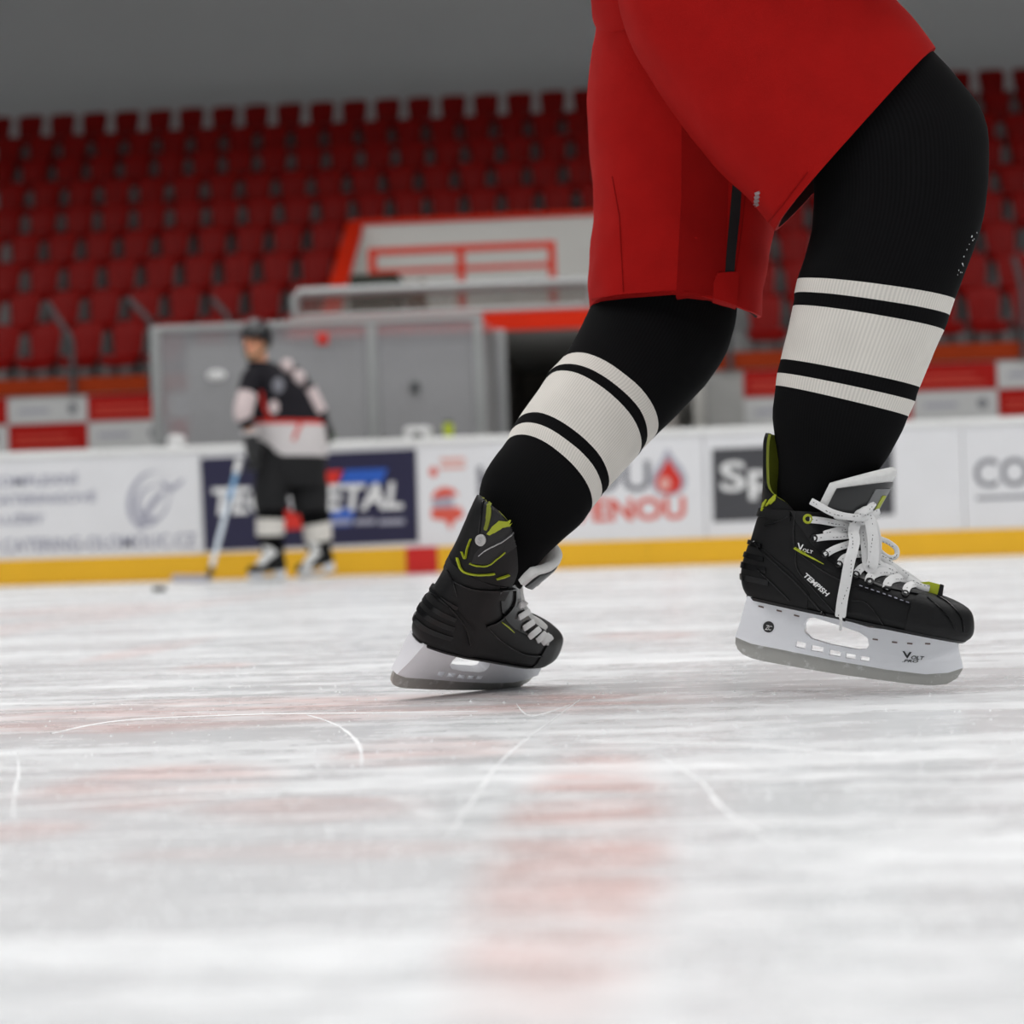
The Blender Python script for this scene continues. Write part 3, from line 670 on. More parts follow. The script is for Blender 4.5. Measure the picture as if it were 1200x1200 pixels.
def blade_material():
    m = mat('blade_steel', (0.46, 0.455, 0.43), 0.42, metal=0.35, var=0.1, scale=40); nt = m.node_tree; b = nt.nodes['Principled BSDF']
    tc = nt.nodes.new('ShaderNodeTexCoord'); nz = nt.nodes.new('ShaderNodeTexNoise'); nz.inputs['Scale'].default_value = 55; nz.inputs['Detail'].default_value = 6; nz.inputs['Roughness'].default_value = 0.7
    nt.links.new(tc.outputs['Object'], nz.inputs['Vector'])
    mr = nt.nodes.new('ShaderNodeMapRange'); mr.inputs['From Min'].default_value = 0.55; mr.inputs['From Max'].default_value = 0.66; nt.links.new(nz.outputs['Fac'], mr.inputs['Value'])
    old = b.inputs['Base Color'].links[0].from_socket; mx = nt.nodes.new('ShaderNodeMix'); mx.data_type = 'RGBA'; nt.links.new(mr.outputs[0], mx.inputs['Factor']); nt.links.new(old, mx.inputs[6]); mx.inputs[7].default_value = (0.70, 0.70, 0.69, 1)
    nt.links.new(mx.outputs[2], b.inputs['Base Color'])
    m2 = nt.nodes.new('ShaderNodeMapRange'); m2.inputs['To Min'].default_value = 0.35; m2.inputs['To Max'].default_value = 0.1; nt.links.new(mr.outputs[0], m2.inputs['Value']); nt.links.new(m2.outputs[0], b.inputs['Metallic'])
blade_material()

# ------------------------------------------------------------------ skate model, in its own frame (x toe, z up, blade bottom at z = 0)
SKS = 3470.0; C72, S72, CY = math.cos(R(7.2)), math.sin(R(7.2)), math.cos(R(15))
def sk(u, v, y=0.0):
    dx, dv = u - 110, v - 1047
    return Vector(((dx * C72 + dv * S72) / SKS / CY, y, (dx * S72 - dv * C72) / SKS))
BK = [(145, 790), (122, 750), (113, 705), (116, 655), (127, 610), (140, 570), (150, 535), (160, 500), (170, 465), (181, 435), (190, 405)]
FR = [(1002, 957), (1037, 932), (1045, 885), (1030, 830), (965, 788), (868, 752), (785, 700), (705, 630), (650, 560), (608, 492), (578, 430)]
TT = [0.0, 0.1, 0.25, 0.4, 0.55, 0.7, 0.85, 0.95, 1.0]
WT = {0: [.026, .029, .033, .033, .036, .041, .041, .034, .028], 1: [.030, .034, .037, .037, .041, .046, .046, .040, .033], 3: [.032, .036, .039, .039, .042, .045, .044, .038, .032],
      4: [.031, .036, .040, .040, .041, .042, .038, .032, .026], 5: [.030, .036, .041, .041, .040, .038, .032, .025, .020], 7: [.028, .034, .040, .041, .039, .034, .027, .021, .018], 10: [.027, .034, .042, .044, .042, .036, .028, .022, .020]}
WK = sorted(WT)
def crom(P, k):
    i = max(0, min(len(P) - 2, int(math.floor(k)))); t = k - i
    a, b, c, d = (Vector(P[j]) for j in (max(i - 1, 0), i, i + 1, min(i + 2, len(P) - 1)))
    if t < 0 or t > 1: return b + (c - b) * t
    return 0.5 * ((2 * b) + (c - a) * t + (2 * a - 5 * b + 4 * c - d) * t * t + (3 * b - a - 3 * c + d) * t ** 3)
def width(k, t):
    k = max(0, min(10, k))
    for i in range(len(WK) - 1):
        if k <= WK[i + 1]:
            f = (k - WK[i]) / (WK[i + 1] - WK[i]); return interp(t, TT, WT[WK[i]]) * (1 - f) + interp(t, TT, WT[WK[i + 1]]) * f
def boot_raw(k, th):
    t = (1 - math.cos(th)) / 2; s = math.sin(th)
    b, f = crom(BK, k), crom(FR, k); q = b + (f - b) * t
    y = math.copysign(abs(s) ** 0.62, s) * width(k, t)
    return sk(q.x, q.y, -y)                       # th in 0..pi is the -y side
def boot_pt(k, th, off=0.0):
    p = boot_raw(k, th)
    if off == 0: return p
    e = 0.02; a = boot_raw(k, th + e) - boot_raw(k, th - e); c = boot_raw(k + e, th) - boot_raw(k - e, th)
    n = a.cross(c)
    if n.length < 1e-12: return p
    n.normalize(); cen = sk(*(crom(BK, k) * 0.5 + crom(FR, k) * 0.5))
    if n.dot(p - cen) < 0: n = -n
    return p + n * off
def th_of_u(k, u):                                # ring angle where the slice reaches picture column u
    b, f = crom(BK, k), crom(FR, k); t = max(0.0, min(1.0, (u - b.x) / (f.x - b.x))); return math.acos(1 - 2 * t)
def boot_patch(mm, W, k0, k1, fa, fb, off, nk=10, nt=24, mi=0):
    rows = []
    for i in range(nk + 1):
        k = k0 + (k1 - k0) * i / nk; a, b = fa(k), fb(k); o = off
        rows.append([W @ boot_pt(k, a, -0.0006)] + [W @ boot_pt(k, a + (b - a) * j / nt, o) for j in range(nt + 1)] + [W @ boot_pt(k, b, -0.0006)])
    lo = [W @ boot_pt(k0, fa(k0) + (fb(k0) - fa(k0)) * max(0, min(nt, j - 1)) / nt, -0.0006) for j in range(nt + 3)]
    hi = [W @ boot_pt(k1, fa(k1) + (fb(k1) - fa(k1)) * max(0, min(nt, j - 1)) / nt, -0.0006) for j in range(nt + 3)]
    mm.loft([lo] + rows + [hi], mi, closed=False, cap=(False, False))
HOLD = [(140, 780), (128, 815), (108, 890), (84, 957), (150, 985), (300, 1012), (500, 1050), (700, 1081), (860, 1097), (950, 1088), (1008, 1066), (1003, 1040), (992, 1000), (988, 948), (900, 930), (640, 905), (520, 870), (330, 815)]
HHOLE = [(372, 895), (385, 872), (412, 866), (520, 900), (600, 928), (630, 950), (634, 980), (622, 997), (590, 1000), (480, 981), (400, 958), (372, 930)]
HWIN = [[(336, 968), (378, 977), (374, 1003), (333, 994)], [(400, 984), (450, 993), (446, 1016), (397, 1008)], [(474, 1003), (520, 1011), (517, 1032), (471, 1025)], [(540, 1016), (580, 1022), (577, 1042), (538, 1036)], [(600, 1026), (636, 1031), (634, 1050), (598, 1045)]]
BLADE = [(84, 958), (83, 985), (92, 1010), (112, 1032), (150, 1048), (200, 1060), (350, 1084), (500, 1106), (650, 1124), (800, 1140), (890, 1144), (945, 1136), (985, 1110), (1005, 1075), (1008, 1066), (950, 1080), (860, 1088), (700, 1072), (500, 1041), (300, 1003), (150, 976)]
def holder_half(v2):                              # half thickness by height: wide where it meets the sole, thin at the blade
    return interp(v2, [0.0, 0.018, 0.03, 0.05, 0.075], [.0045, .0055, .0072, .0115, .0155])
def bvh_of(mbs):
    vs = []; fs = []
    for m in mbs:
        o = len(vs); vs += m.v; fs += [tuple(i + o for i in f) for f in m.f]
    return BVHTree.FromPolygons(vs, fs)
def z1(u, v): return (840 + u / 3.528, 480 + v / 3.528)
def z2(u, v): return (440 + u / 4.615, 560 + v / 4.615)
def hit(bvh, px, py, near=0.0):
    r = ray(px, py).normalized(); loc, nor, idx, d = bvh.ray_cast(CAM, r)
    if loc is None: return None
    if nor.dot(r) > 0: nor = -nor
    return loc, nor
def applique(name, loops, bvh, off, mname, parent, zf=lambda a, b: (a, b), sub=6.0, smooth=40):
    """a thin raised piece laid on a surface; outline given in picture coordinates"""
    vs, fs, bd = poly2d(loops, sub); top = []; low = []; last = None
    for u, v in vs:
        h = hit(bvh, *zf(u, v))
        if h is None: top.append(None); low.append(None); continue
        top.append(h[0] + h[1] * off); low.append(h[0] - h[1] * 0.0004)
    idx = {}; mm = MB(); V = []
    for i, p in enumerate(top):
        if p is not None: idx[i] = len(V); V.append(p)
    base = len(V)
    for i, p in enumerate(low):
        if p is not None: V.append(p)
    F_ = [[idx[i] for i in f] for f in fs if all(i in idx for i in f)]
    F_ += [(idx[a], idx[b], idx[b] + base, idx[a] + base) for a, b in bd if a in idx and b in idx]
    if not F_: return None
    mm.add(V, F_); return mm.build(name, mname, parent, smooth)
def strip_loop(pts, wd):
    P = [Vector(p) for p in pts]; a = []; b = []
    for i, p in enumerate(P):
        t = (P[min(i + 1, len(P) - 1)] - P[max(i - 1, 0)]).normalized(); n = Vector((-t.y, t.x)); w_ = wd[i] if isinstance(wd, list) else wd
        a.append(p + n * w_ / 2); b.append(p - n * w_ / 2)
    return [tuple(q) for q in a] + [tuple(q) for q in reversed(b)]
def stamp(s, org, xv, yv, bvh, off, mname, parent, zf, offset=0.02, shear=0.0, name='lettering'):
    vs, fs = text2d(s, offset, shear); mm = MB(); V = []
    for a, b in vs:
        h = hit(bvh, *zf(org[0] + xv[0] * a + yv[0] * b, org[1] + xv[1] * a + yv[1] * b))
        if h is None: return None
        V.append(h[0] + h[1] * off)
    mm.add(V, fs); return mm.build(name, mname, parent)

def make_skate(person, W, label, detail=True, tongue_drop=0.0, colors=None, gprof=(96, 92, 76, 50, 33, 31, 22, 10), grad=(.046, .038), gskew=(1.0, 1.0)):
    C_ = dict(boot='boot_black', tongue='felt_white', guard='boot_black'); C_.update(colors or {})
    NK, NT = (50, 72) if detail else (20, 28)
    mm = MB(); mm.loft([[W @ boot_pt(10 * i / NK, 2 * math.pi * j / NT) for j in range(NT)] for i in range(NK + 1)])
    bootm = mm; boot = mm.build('ice_skate', C_['boot'], person, smooth=50); boot['label'] = label
    out = dict(boot=boot, mbs=[bootm])
    # toe cap
    mm = MB(); cut = lambda k: th_of_u(k, interp(k, [0, 1, 2, 3, 4, 4.7], [782, 790, 800, 815, 838, 860]))
    boot_patch(mm, W, 0.0, 4.55, cut, lambda k: 2 * math.pi - cut(k), 0.0022, 16 if detail else 6, 40 if detail else 14); mm.build('toe_cap', 'rubber_black', boot, smooth=50); out['mbs'].append(mm)
    # outsole rim
    mm = MB(); boot_patch(mm, W, 0.02, 0.42, lambda k: 0.0, lambda k: 2 * math.pi, 0.0028, 3, 60 if detail else 24); mm.build('outsole', 'boot_gloss', boot, smooth=50); out['mbs'].append(mm)
    # holder and blade
    hold = []
    loops = [HOLD, HHOLE] + (HWIN if detail else [])
    vs, fs, bd = poly2d([[(p.x * 1000, p.z * 1000) for p in (sk(*q) for q in lp)] for lp in loops], 12.0)
    mm = MB(); V = [];
    for s in (-1, 1): V += [W @ Vector((x / 1000, s * holder_half(z / 1000), z / 1000)) for x, z in vs]
    n = len(vs); mm.add(V, fs + [tuple(i + n for i in f) for f in fs] + [(a, b, b + n, a + n) for a, b in bd])
    holder = mm.build('blade_holder', 'holder_white', boot, smooth=60); out['holder'] = holder; out['hb'] = bvh_of([mm]) if detail else None
    P = [sk(*q) for q in BLADE]; vs, fs, bd = poly2d([[(p.x * 1000, p.z * 1000) for p in P]]); n = len(vs)
    mm = MB(); V = []
    for s in (-1, 1): V += [W @ Vector((x / 1000, s * 0.0021, z / 1000)) for x, z in vs]
    mm.add(V, fs + [tuple(i + n for i in f) for f in fs] + [(a, b, b + n, a + n) for a, b in bd]); mm.build('blade', 'blade_steel', boot)
    # tongue: a felt-lined sheet bowed round the front of the ankle
    NP = 25 if detail else 11
    def tg(phi, s, off):
        c = max(0.0, math.cos(phi)) ** 0.8; sn = math.sin(phi)
        lo = Vector((440, 400)) + (Vector((612, 478)) - Vector((440, 400))) * c; up = Vector((488, 300 + tongue_drop * 0.5)) + (Vector((728, 232 + tongue_drop)) - Vector((488, 300 + tongue_drop * 0.5))) * c
        q = lo + (up - lo) * s; ang = math.atan2(sn, max(c, 1e-3))
        p = sk(q.x, q.y, -0.043 * sn); return p + Vector((math.cos(ang) * off, -math.sin(ang) * off, -0.3 * off))
    mm = MB(); rings = []
    for i in range(NP):
        phi = R(-92 + 184 * i / (NP - 1)); rings.append([W @ tg(phi, s, o) for s, o in ((0, -.004), (.5, -.004), (.93, -.004), (1.02, 0), (1.0, .006), (.93, .0075), (.5, .005), (0, .004))])
    mm.loft(rings); tongue = mm.build('tongue', C_['tongue'], boot, smooth=60); out['mbs'].append(mm); tmb = mm
    if detail:
        mm = MB(); rings = []
        for i in range(NP):
            phi = R(-84 + 168 * i / (NP - 1)); rings.append([W @ tg(phi, s, o) for s, o in ((0, .002), (0, .006), (.4, .0078), (.74, .0092), (.80, .0088), (.80, .003))])
        mm.loft(rings, closed=True); mm.build('tongue_face', 'tongue_black', boot, smooth=50); out['mbs'].append(mm)
        mm = MB(); rings = []
        for i in range(7):
            phi = R(8 + 34 * i / 6); rings.append([W @ tg(phi, s, o) for s, o in ((.1, .0068), (.1, .0086), (.4, .0090), (.70, .0102), (.70, .006))])
        mm.loft(rings, closed=True); mm.build('tongue_badge', 'tongue_silver', boot, smooth=50)
        mm = MB(); rings = []
        for i in range(5):
            phi = R(14 + 10 * i / 4); rings.append([W @ tg(phi, s, o) for s, o in ((.25, .0088), (.25, .0096), (.42, .0099), (.58, .0108), (.58, .008))])
        mm.loft(rings, closed=True); mm.build('tongue_badge', 'lime', boot, smooth=50)
    # tendon guard at the back
    BP = [(184, 470), (187, 440), (190, 400), (194, 360), (197, 320), (198, 260), (198, 200), (199, 150), (202, 110), (211, 80)]
    def gd(s, f, off):
        q = crom(BP, s * 9); pw_ = R(interp(s, [0, .2, .34, .46, .62, .9, .97, 1.0], gprof)); phi = f * pw_; phi *= 1 + ((gskew[0] if f > 0 else gskew[1]) - 1) * interp(s, [.3, .5], [0, 1])
        rx, ry = grad[0] - off, grad[1] - off
        b = sk(q.x, q.y); return b + Vector((grad[0] - rx * math.cos(phi), -ry * math.sin(phi), 0.0))
    NG = 22 if detail else 8
    mm = MB(); rings = []
    for i in range(NG + 1):
        s = i / NG; fr_ = [-1 + 2 * j / 16 for j in range(17)]
        rings.append([W @ gd(s, f, 0.0) for f in fr_] + [W @ gd(s, f, 0.004) for f in reversed(fr_)])
    mm.loft(rings); mm.build('tendon_guard', C_['guard'], boot, smooth=50); out['mbs'].append(mm); out['gmb'] = mm
    if detail:
        mm = MB(); rings = []
        for i in range(NG + 1):
            s = 0.28 + 0.70 * i / NG; fr_ = [-0.97 + 1.94 * j / 16 for j in range(17)]
            rings.append([W @ gd(s, f, 0.0038) for f in fr_] + [W @ gd(s, f, 0.0075) for f in reversed(fr_)])
        mm.loft(rings); mm.build('guard_lining', 'lime_dark', boot, smooth=50)
        # heel counter, heel ridges, eyelet facings, collar band
        mm = MB(); boot_patch(mm, W, 0.4, 5.2, lambda k: -th_of_u(k, interp(k, [0, 2, 3.5, 5.2], [390, 400, 330, 215])), lambda k: th_of_u(k, interp(k, [0, 2, 3.5, 5.2], [390, 400, 330, 215])), 0.0016, 16, 40); mm.build('heel_counter', 'rubber_black', boot, smooth=50); out['mbs'].append(mm)
        for k0, ue in ((1.9, 235), (2.9, 225), (3.9, 215), (5.3, 205)):
            mm = MB(); f2 = lambda k: th_of_u(k, ue); boot_patch(mm, W, k0, k0 + 0.5, lambda k: -f2(k), f2, 0.0034, 4, 24); mm.build('heel_ridge', 'boot_gloss', boot, smooth=50); out['mbs'].append(mm)
        fa = lambda k: th_of_u(k, interp(k, [3.9, 5, 6, 7, 8, 9, 10], [690, 560, 480, 420, 385, 350, 330]))
        fb = lambda k: th_of_u(k, interp(k, [3.9, 5, 6, 7, 8, 9, 10], [880, 800, 712, 628, 575, 530, 490]))
        for sgn in (1, -1):
            mm = MB(); boot_patch(mm, W, 3.95, 10.0, (lambda k: fa(k)) if sgn > 0 else (lambda k: 2 * math.pi - fa(k)), (lambda k: fb(k)) if sgn > 0 else (lambda k: 2 * math.pi - fb(k)), 0.0022, 26, 10); mm.build('eyelet_facing', 'boot_gloss', boot, smooth=50); out['mbs'].append(mm)
        mm = MB(); boot_patch(mm, W, 4.2, 10.0, lambda k: fb(k) - 0.05, lambda k: 2 * math.pi - fb(k) + 0.05, 0.0012, 20, 12); mm.build('tongue_lower', C_.get('tongue_lower', 'tongue_black'), boot, smooth=50); out['mbs'].append(mm)
        fc = lambda k: th_of_u(k, 330)
        mm = MB(); boot_patch(mm, W, 8.9, 10.0, lambda k: -fc(k), fc, 0.0026, 5, 40); mm.build('collar', 'rubber_black', boot, smooth=50); out['mbs'].append(mm)
    out['bvh'] = bvh_of(out['mbs']); out['W'] = W
    return out
def pose(yaw, pitch, lean, loc):
    return Matrix.Translation(Vector(loc)) @ (Matrix.Rotation(yaw, 4, 'Z') @ Matrix.Rotation(pitch, 4, 'Y') @ Matrix.Rotation(lean, 4, 'X'))

# ------------------------------------------------------------------ the near skater
WR = pose(R(-10.89), R(9.255), R(-0.12), (0.09995, 2.48661, 0.0457))
WL = pose(0.93433, 0.07961, 0.61298, (-0.34501, 2.53038, 0.01764))
HB = Vector((0.15, 2.56, 0.0))
def skin_body(name, joints, edges, loc, mname, root=0):
    me = bpy.data.meshes.new('b'); me.from_pydata([tuple(Vector(j[0]) - loc) for j in joints], edges, [])
    o = bpy.data.objects.new('b', me); COL.objects.link(o)
    md = o.modifiers.new('s', 'SKIN'); md.use_smooth_shade = True; o.modifiers.new('d', 'SUBSURF').levels = 2
    for i, j in enumerate(joints):
        r = j[1] if isinstance(j[1], tuple) else (j[1], j[1]); sv = me.skin_vertices[0].data[i]; sv.radius = r; sv.use_root = (i == root)
    bpy.context.view_layer.update()
    m2 = bpy.data.meshes.new_from_object(o.evaluated_get(bpy.context.evaluated_depsgraph_get())); bpy.data.objects.remove(o)
    m2.materials.clear(); m2.materials.append(M_[mname]); m2.name = name
    ob = bpy.data.objects.new(name, m2); COL.objects.link(ob); ob.location = loc; MW[ob.name] = Matrix.Translation(loc)
    return ob
sA = at(945, 640, 2.46); sK = at(1058, 190, 2.46); sH = at(850, -20, 2.50)
tA = at(588, 690, 2.60); tK = at(775, 360, 2.66); tH = at(800, -20, 2.70)
pel = at(825, -60, 2.60); wst = at(850, -190, 2.60); chs = at(920, -370, 2.58); nek = at(985, -500, 2.57); hed = at(1010, -590, 2.56); hdt = at(1022, -680, 2.56)
rS = at(925, -430, 2.39); rE = at(1000, -250, 2.33); rW = at(1170, -260, 2.42); rF = at(1225, -265, 2.45)
lS = at(925, -430, 2.77); lE = at(1050, -260, 2.80); lW = at(1190, -270, 2.68); lF = at(1240, -275, 2.64)
footR, footL = WR @ sk(600, 800), WL @ sk(600, 800)
sA, tA = WR @ sk(340, 560), WL @ sk(340, 560)
J = [(pel, (.12, .14)), (wst, (.12, .15)), (chs, (.12, .17)), (nek, .055), (hed, (.075, .085)), (hdt, (.07, .08)), (sH, .082), (sK, .058), (sA, .026), (footR, .02), (tH, .082), (tK, .058), (tA, .026), (footL, .02),
     (rS, .06), (rE, .042), (rW, .03), (rF, .035), (lS, .06), (lE, .042), (lW, .03), (lF, .035)]
E = [(0, 1), (1, 2), (2, 3), (3, 4), (4, 5), (0, 6), (6, 7), (7, 8), (8, 9), (0, 10), (10, 11), (11, 12), (12, 13), (2, 14), (14, 15), (15, 16), (16, 17), (2, 18), (18, 19), (19, 20), (20, 21)]
hero = skin_body('person', J, E, HB, 'skin')
tag(hero, 'near skater in red shorts and black and white striped socks', 'person')

SR = make_skate(hero, WR, 'black ice skate with white bow-tied laces and white blade holder, lifted off the ice', gskew=(0.45, 1.35))
SL = make_skate(hero, WL, 'black ice skate seen from behind with lime marks on its tendon guard', tongue_drop=70.0, colors=dict(tongue_lower='felt_grey'), gprof=(98, 98, 98, 94, 78, 50, 30, 12), grad=(.056, .045))  # lower tongue paler here: the light falling on it is put into its colour

# socks: rings between left and right picture edges
def sock(name, st, side_k, matlist, parent, label, fold=0.0015, n=48):
    """st rows: (Lx, Ly, Rx, Ry, depth, flatness, material index of the band above this row)"""
    SUB = 4; rows = []; mis = []
    for i in range(len(st) - 1):
        for k in range(SUB):
            t = k / SUB; q = crom([s[:6] for s in st], i + t); rows.append(q); mis.append(st[i][6])
    rows.append(Vector(st[-1][:6]))
    cs = [(at(q[0], q[1], q[4]) + at(q[2], q[3], q[4])) / 2 for q in rows]; mm = MB(); rings = []
    for i, q in enumerate(rows):
        Lp, Rp = at(q[0], q[1], q[4]), at(q[2], q[3], q[4]); e1 = (Rp - Lp) / 2; c = cs[i]
        ax = (cs[min(i + 2, len(cs) - 1)] - cs[max(i - 2, 0)]).normalized()
        e2 = e1.cross(ax).normalized()
        if e2.dot(c - CAM) > 0: e2 = -e2
        e2 = (e2 + ax * side_k * (1 if ax.z > 0 else -1)) * e1.length * q[5]
        ring = []
        for j in range(n):
            a = 2 * math.pi * j / n + math.pi / 2 + math.pi      # seam at the far side
            ca, sa = math.cos(a), math.sin(a); p = c + e1 * math.copysign(abs(ca) ** 0.92, ca) + e2 * math.copysign(abs(sa) ** 0.92, sa)
            nn = (p - c).normalized(); f = mnoise.noise(p * 14) * fold * 1.5 + mnoise.noise(p * 38) * fold * 0.6
            ring.append(p + nn * f)
        rings.append(ring)
    mm.loft(rings, mis=mis); o = mm.build(name, matlist, parent, smooth=60)
    uvl = o.data.uv_layers.new(name='UVMap')
    for lp in o.data.loops: uvl.data[lp.index].uv = ((lp.vertex_index % n) / n, (lp.vertex_index // n) / len(rows))
    o['label'] = label; return o, mm
dR = 2.465
SOCK_R = [(925, 622, 985, 612, dR, .95, 0), (912, 592, 1000, 580, dR, .92, 0), (912, 541, 1031, 548, dR, .85, 0), (906.5, 490, 1052, 512, dR, .85, 0), (910.4, 452, 1062.5, 488.3, dR, .85, 1), (912, 437, 1070.4, 471, dR, .85, 0),
          (915.4, 421, 1075.8, 454.6, dR, .85, 1), (930, 358, 1105, 388, dR, .85, 0), (932, 343, 1110, 370, dR, .85, 1), (936, 326.7, 1116.7, 351.7, dR, .85, 0), (947, 294, 1134, 307, dR, .85, 0), (953, 262, 1150, 255, dR, .85, 0), (955, 225, 1156, 200, dR, .85, 0),
          (952, 190, 1150, 140, dR + .005, .85, 0), (945, 150, 1112, 85, dR + .01, .85, 0), (925, 110, 1060, 35, dR + .02, .85, 0), (890, 70, 1010, -10, dR + .03, .85, 0)]
sockR, mR = sock('sock', SOCK_R, -0.05, ['sock_black', 'sock_white'], hero, 'black sock with three white bands on the forward leg')
q_ = CROT.transposed() @ (WL @ sk(400, 330) - CAM); LD = -q_.z + 0.012
SOCK_L = [(560, 672, 612, 690, 0.0, .85, 0), (563, 640, 632, 660, 0.0, .75, 0), (560, 594, 658, 634, 0.0, .75, 0), (569, 551, 682, 612, .06, .80, 0), (594.7, 516, 688.8, 602, .16, .85, 1), (601, 503, 700.8, 586, .21, .85, 0), (608, 491, 708, 576.7, .26, .85, 1),
          (640, 443, 746.7, 534.8, .45, .85, 0), (642.7, 436.7, 753, 526.5, .48, .85, 1), (657, 422, 764.8, 515, .55, .85, 0), (672, 400.7, 808, 470, .70, .85, 0), (685, 374, 846, 424, .85, .82, 0), (696, 348, 862, 376, .95, .82, 0), (705, 315, 864, 330, 1.0, .82, 0), (712, 270, 862, 280, 1.0, .82, 0)]
SOCK_L = [(*r[:4], LD + (2.672 - LD) * r[4], *r[5:]) for r in SOCK_L]
sockL, mL = sock('sock', SOCK_L, 0.16, ['sock_black', 'sock_white'], hero, 'black sock with three white bands on the trailing leg')

# pants: two open legs and the seat, one garment
pm = MB()
def pants_leg(st, hemcurve, fold, n=64):
    outer = []; SUB = 5
    rows = [crom(st, i + k / SUB) for i in range(len(st) - 1) for k in range(SUB)] + [Vector(st[-1])]
    cs = [(at(q[0], q[1], q[4]) + at(q[2], q[3], q[4])) / 2 for q in rows]
    for i, q in enumerate(rows):
        Lp, Rp = at(q[0], q[1], q[4]), at(q[2], q[3], q[4]); e1 = (Rp - Lp) / 2; c = cs[i]
        ax = (cs[min(i + 2, len(cs) - 1)] - cs[max(i - 2, 0)]).normalized(); e2 = e1.cross(ax).normalized()
        if e2.dot(c - CAM) > 0: e2 = -e2
        ring = []; fade = max(0.0, 1 - i / 8)
        for j in range(n):
            a = 2 * math.pi * j / n; ca, sa = math.cos(a), math.sin(a)
            p = c + e1 * math.copysign(abs(ca) ** 0.75, ca) + e2 * q[5] * math.copysign(abs(sa) ** 0.75, sa)
            nn = (p - c).normalized(); p = p + nn * (mnoise.noise(p * 9) * fold + mnoise.noise(p * 26) * fold * 0.35)
            p = p + ax * hemcurve(a) * fade
            ring.append(p)
        outer.append(ring)
    inner = []
    for i in range(0, 12):
        c = cs[i]; inner.append([c + (p - c) * 0.955 for p in outer[i]])
    return outer, inner
stL = [(692, 363, 893, 373, 2.67, .115), (692, 335, 896, 340, 2.67, .115), (693, 290, 899, 300, 2.67, .117), (693, 240, 905, 250, 2.668, .12), (692, 190, 910, 195, 2.665, .125), (690, 130, 915, 130, 2.66, .13), (697, 60, 912, 60, 2.655, .13), (706, 0, 910, 0, 2.65, .13), (725, -40, 905, -40, 2.65, .12)]
oL, iL = pants_leg(stL, lambda a: (0.015 * math.sin(a) * (1 - 1.5 * max(0.0, math.cos(a))) if math.sin(a) > 0 else -0.034 * math.sin(a)), 0.009)
stR = [(908, 268, 1094, 62, 2.485, .115), (880, 236, 1064, 28, 2.488, .117), (846, 200, 1030, -10, 2.492, .12), (812, 160, 1000, -50, 2.50, .125), (780, 118, 975, -85, 2.51, .13), (750, 70, 955, -115, 2.53, .14), (730, 20, 945, -135, 2.55, .15)]
oR, iR = pants_leg(stR, lambda a: 0.0, 0.005)
for o_, i_ in ((oL, iL), (oR, iR)):
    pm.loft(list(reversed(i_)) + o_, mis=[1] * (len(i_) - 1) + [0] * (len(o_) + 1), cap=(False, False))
rings = []
for (cx, cy, hw, d, hd) in [(818, 90, 84, 2.63, .04), (817, 50, 106, 2.62, .10), (818, 10, 124, 2.61, .16), (822, -40, 132, 2.60, .20), (835, -110, 112, 2.60, .185), (848, -170, 104, 2.60, .17), (856, -205, 102, 2.60, .165)]:
    c = at(cx, cy, d); e1 = at(cx + hw, cy - 10, d) - c; e2 = Vector((0, 1, 0)) * hd
    rings.append([c + e1 * math.copysign(abs(math.cos(a)) ** .85, math.cos(a)) + e2 * math.copysign(abs(math.sin(a)) ** .85, math.sin(a)) for a in (2 * math.pi * j / 48 for j in range(48))])
rings = [crom_r for crom_r in rings]
pm.loft(rings, cap=(True, True))
pants = pm.build('hockey_pants', ['pants_red', 'lining_dark'], hero, smooth=55); pants['label'] = 'loose red hockey shorts with a black side stripe'
PB = bvh_of([pm])
q_ = MB(); q_.loft(oL); PL = bvh_of([q_])
def z3(u, v): return (680 + u / 2.4, 190 + v / 2.4)
applique('shaded_panel', [[(285, -200), (420, -200), (415, 120), (408, 300), (380, 320), (373, 395), (300, 388), (268, 395), (276, 250), (284, 100)]], PL, 0.0006, 'pants_red_seam_shade', pants, z3, 14)  # shading right of the fold, put into the colour of this panel
applique('side_stripe', [[(445, -120), (466, -120), (448, 150), (437, 250), (432, 310), (407, 310), (413, 230), (422, 130)]], PL, 0.0014, 'pants_black', pants, z3, 10)
applique('snap_tab', [[(385, 312), (440, 308), (443, 320), (436, 408), (372, 388), (374, 340)]], PL, 0.0035, 'pants_red', pants, z3, 10)
applique('hem_band', [strip_loop([(34, 388), (130, 376), (260, 366), (350, 372)], 9)], PL, 0.0012, 'pants_red_seam_shade', pants, z3, 10)
applique('seam', [strip_loop([(435, 320), (455, 180), (470, 20)], 3)], PL, 0.001, 'pants_red_seam_shade', pants, z3, 10)
applique('seam', [strip_loop([(90, 40), (110, 150), (118, 300), (122, 372)], 2.5)], PL, 0.0008, 'pants_red_seam_shade', pants, z3, 10)
applique('hem_seam', [strip_loop([(530, 168), (570, 120), (640, 28)], 3)], PB, 0.001, 'pants_red_seam_shade', pants, z3, 8)
for k in range(4): applique('print_mark', [[(488 + k * 1.2, 118 - k * 11), (500 + k * 1.2, 114 - k * 11), (503 + k * 1.2, 121 - k * 11), (491 + k * 1.2, 127 - k * 11)]], PB, 0.0014, 'silver_print', pants, z3, 8)
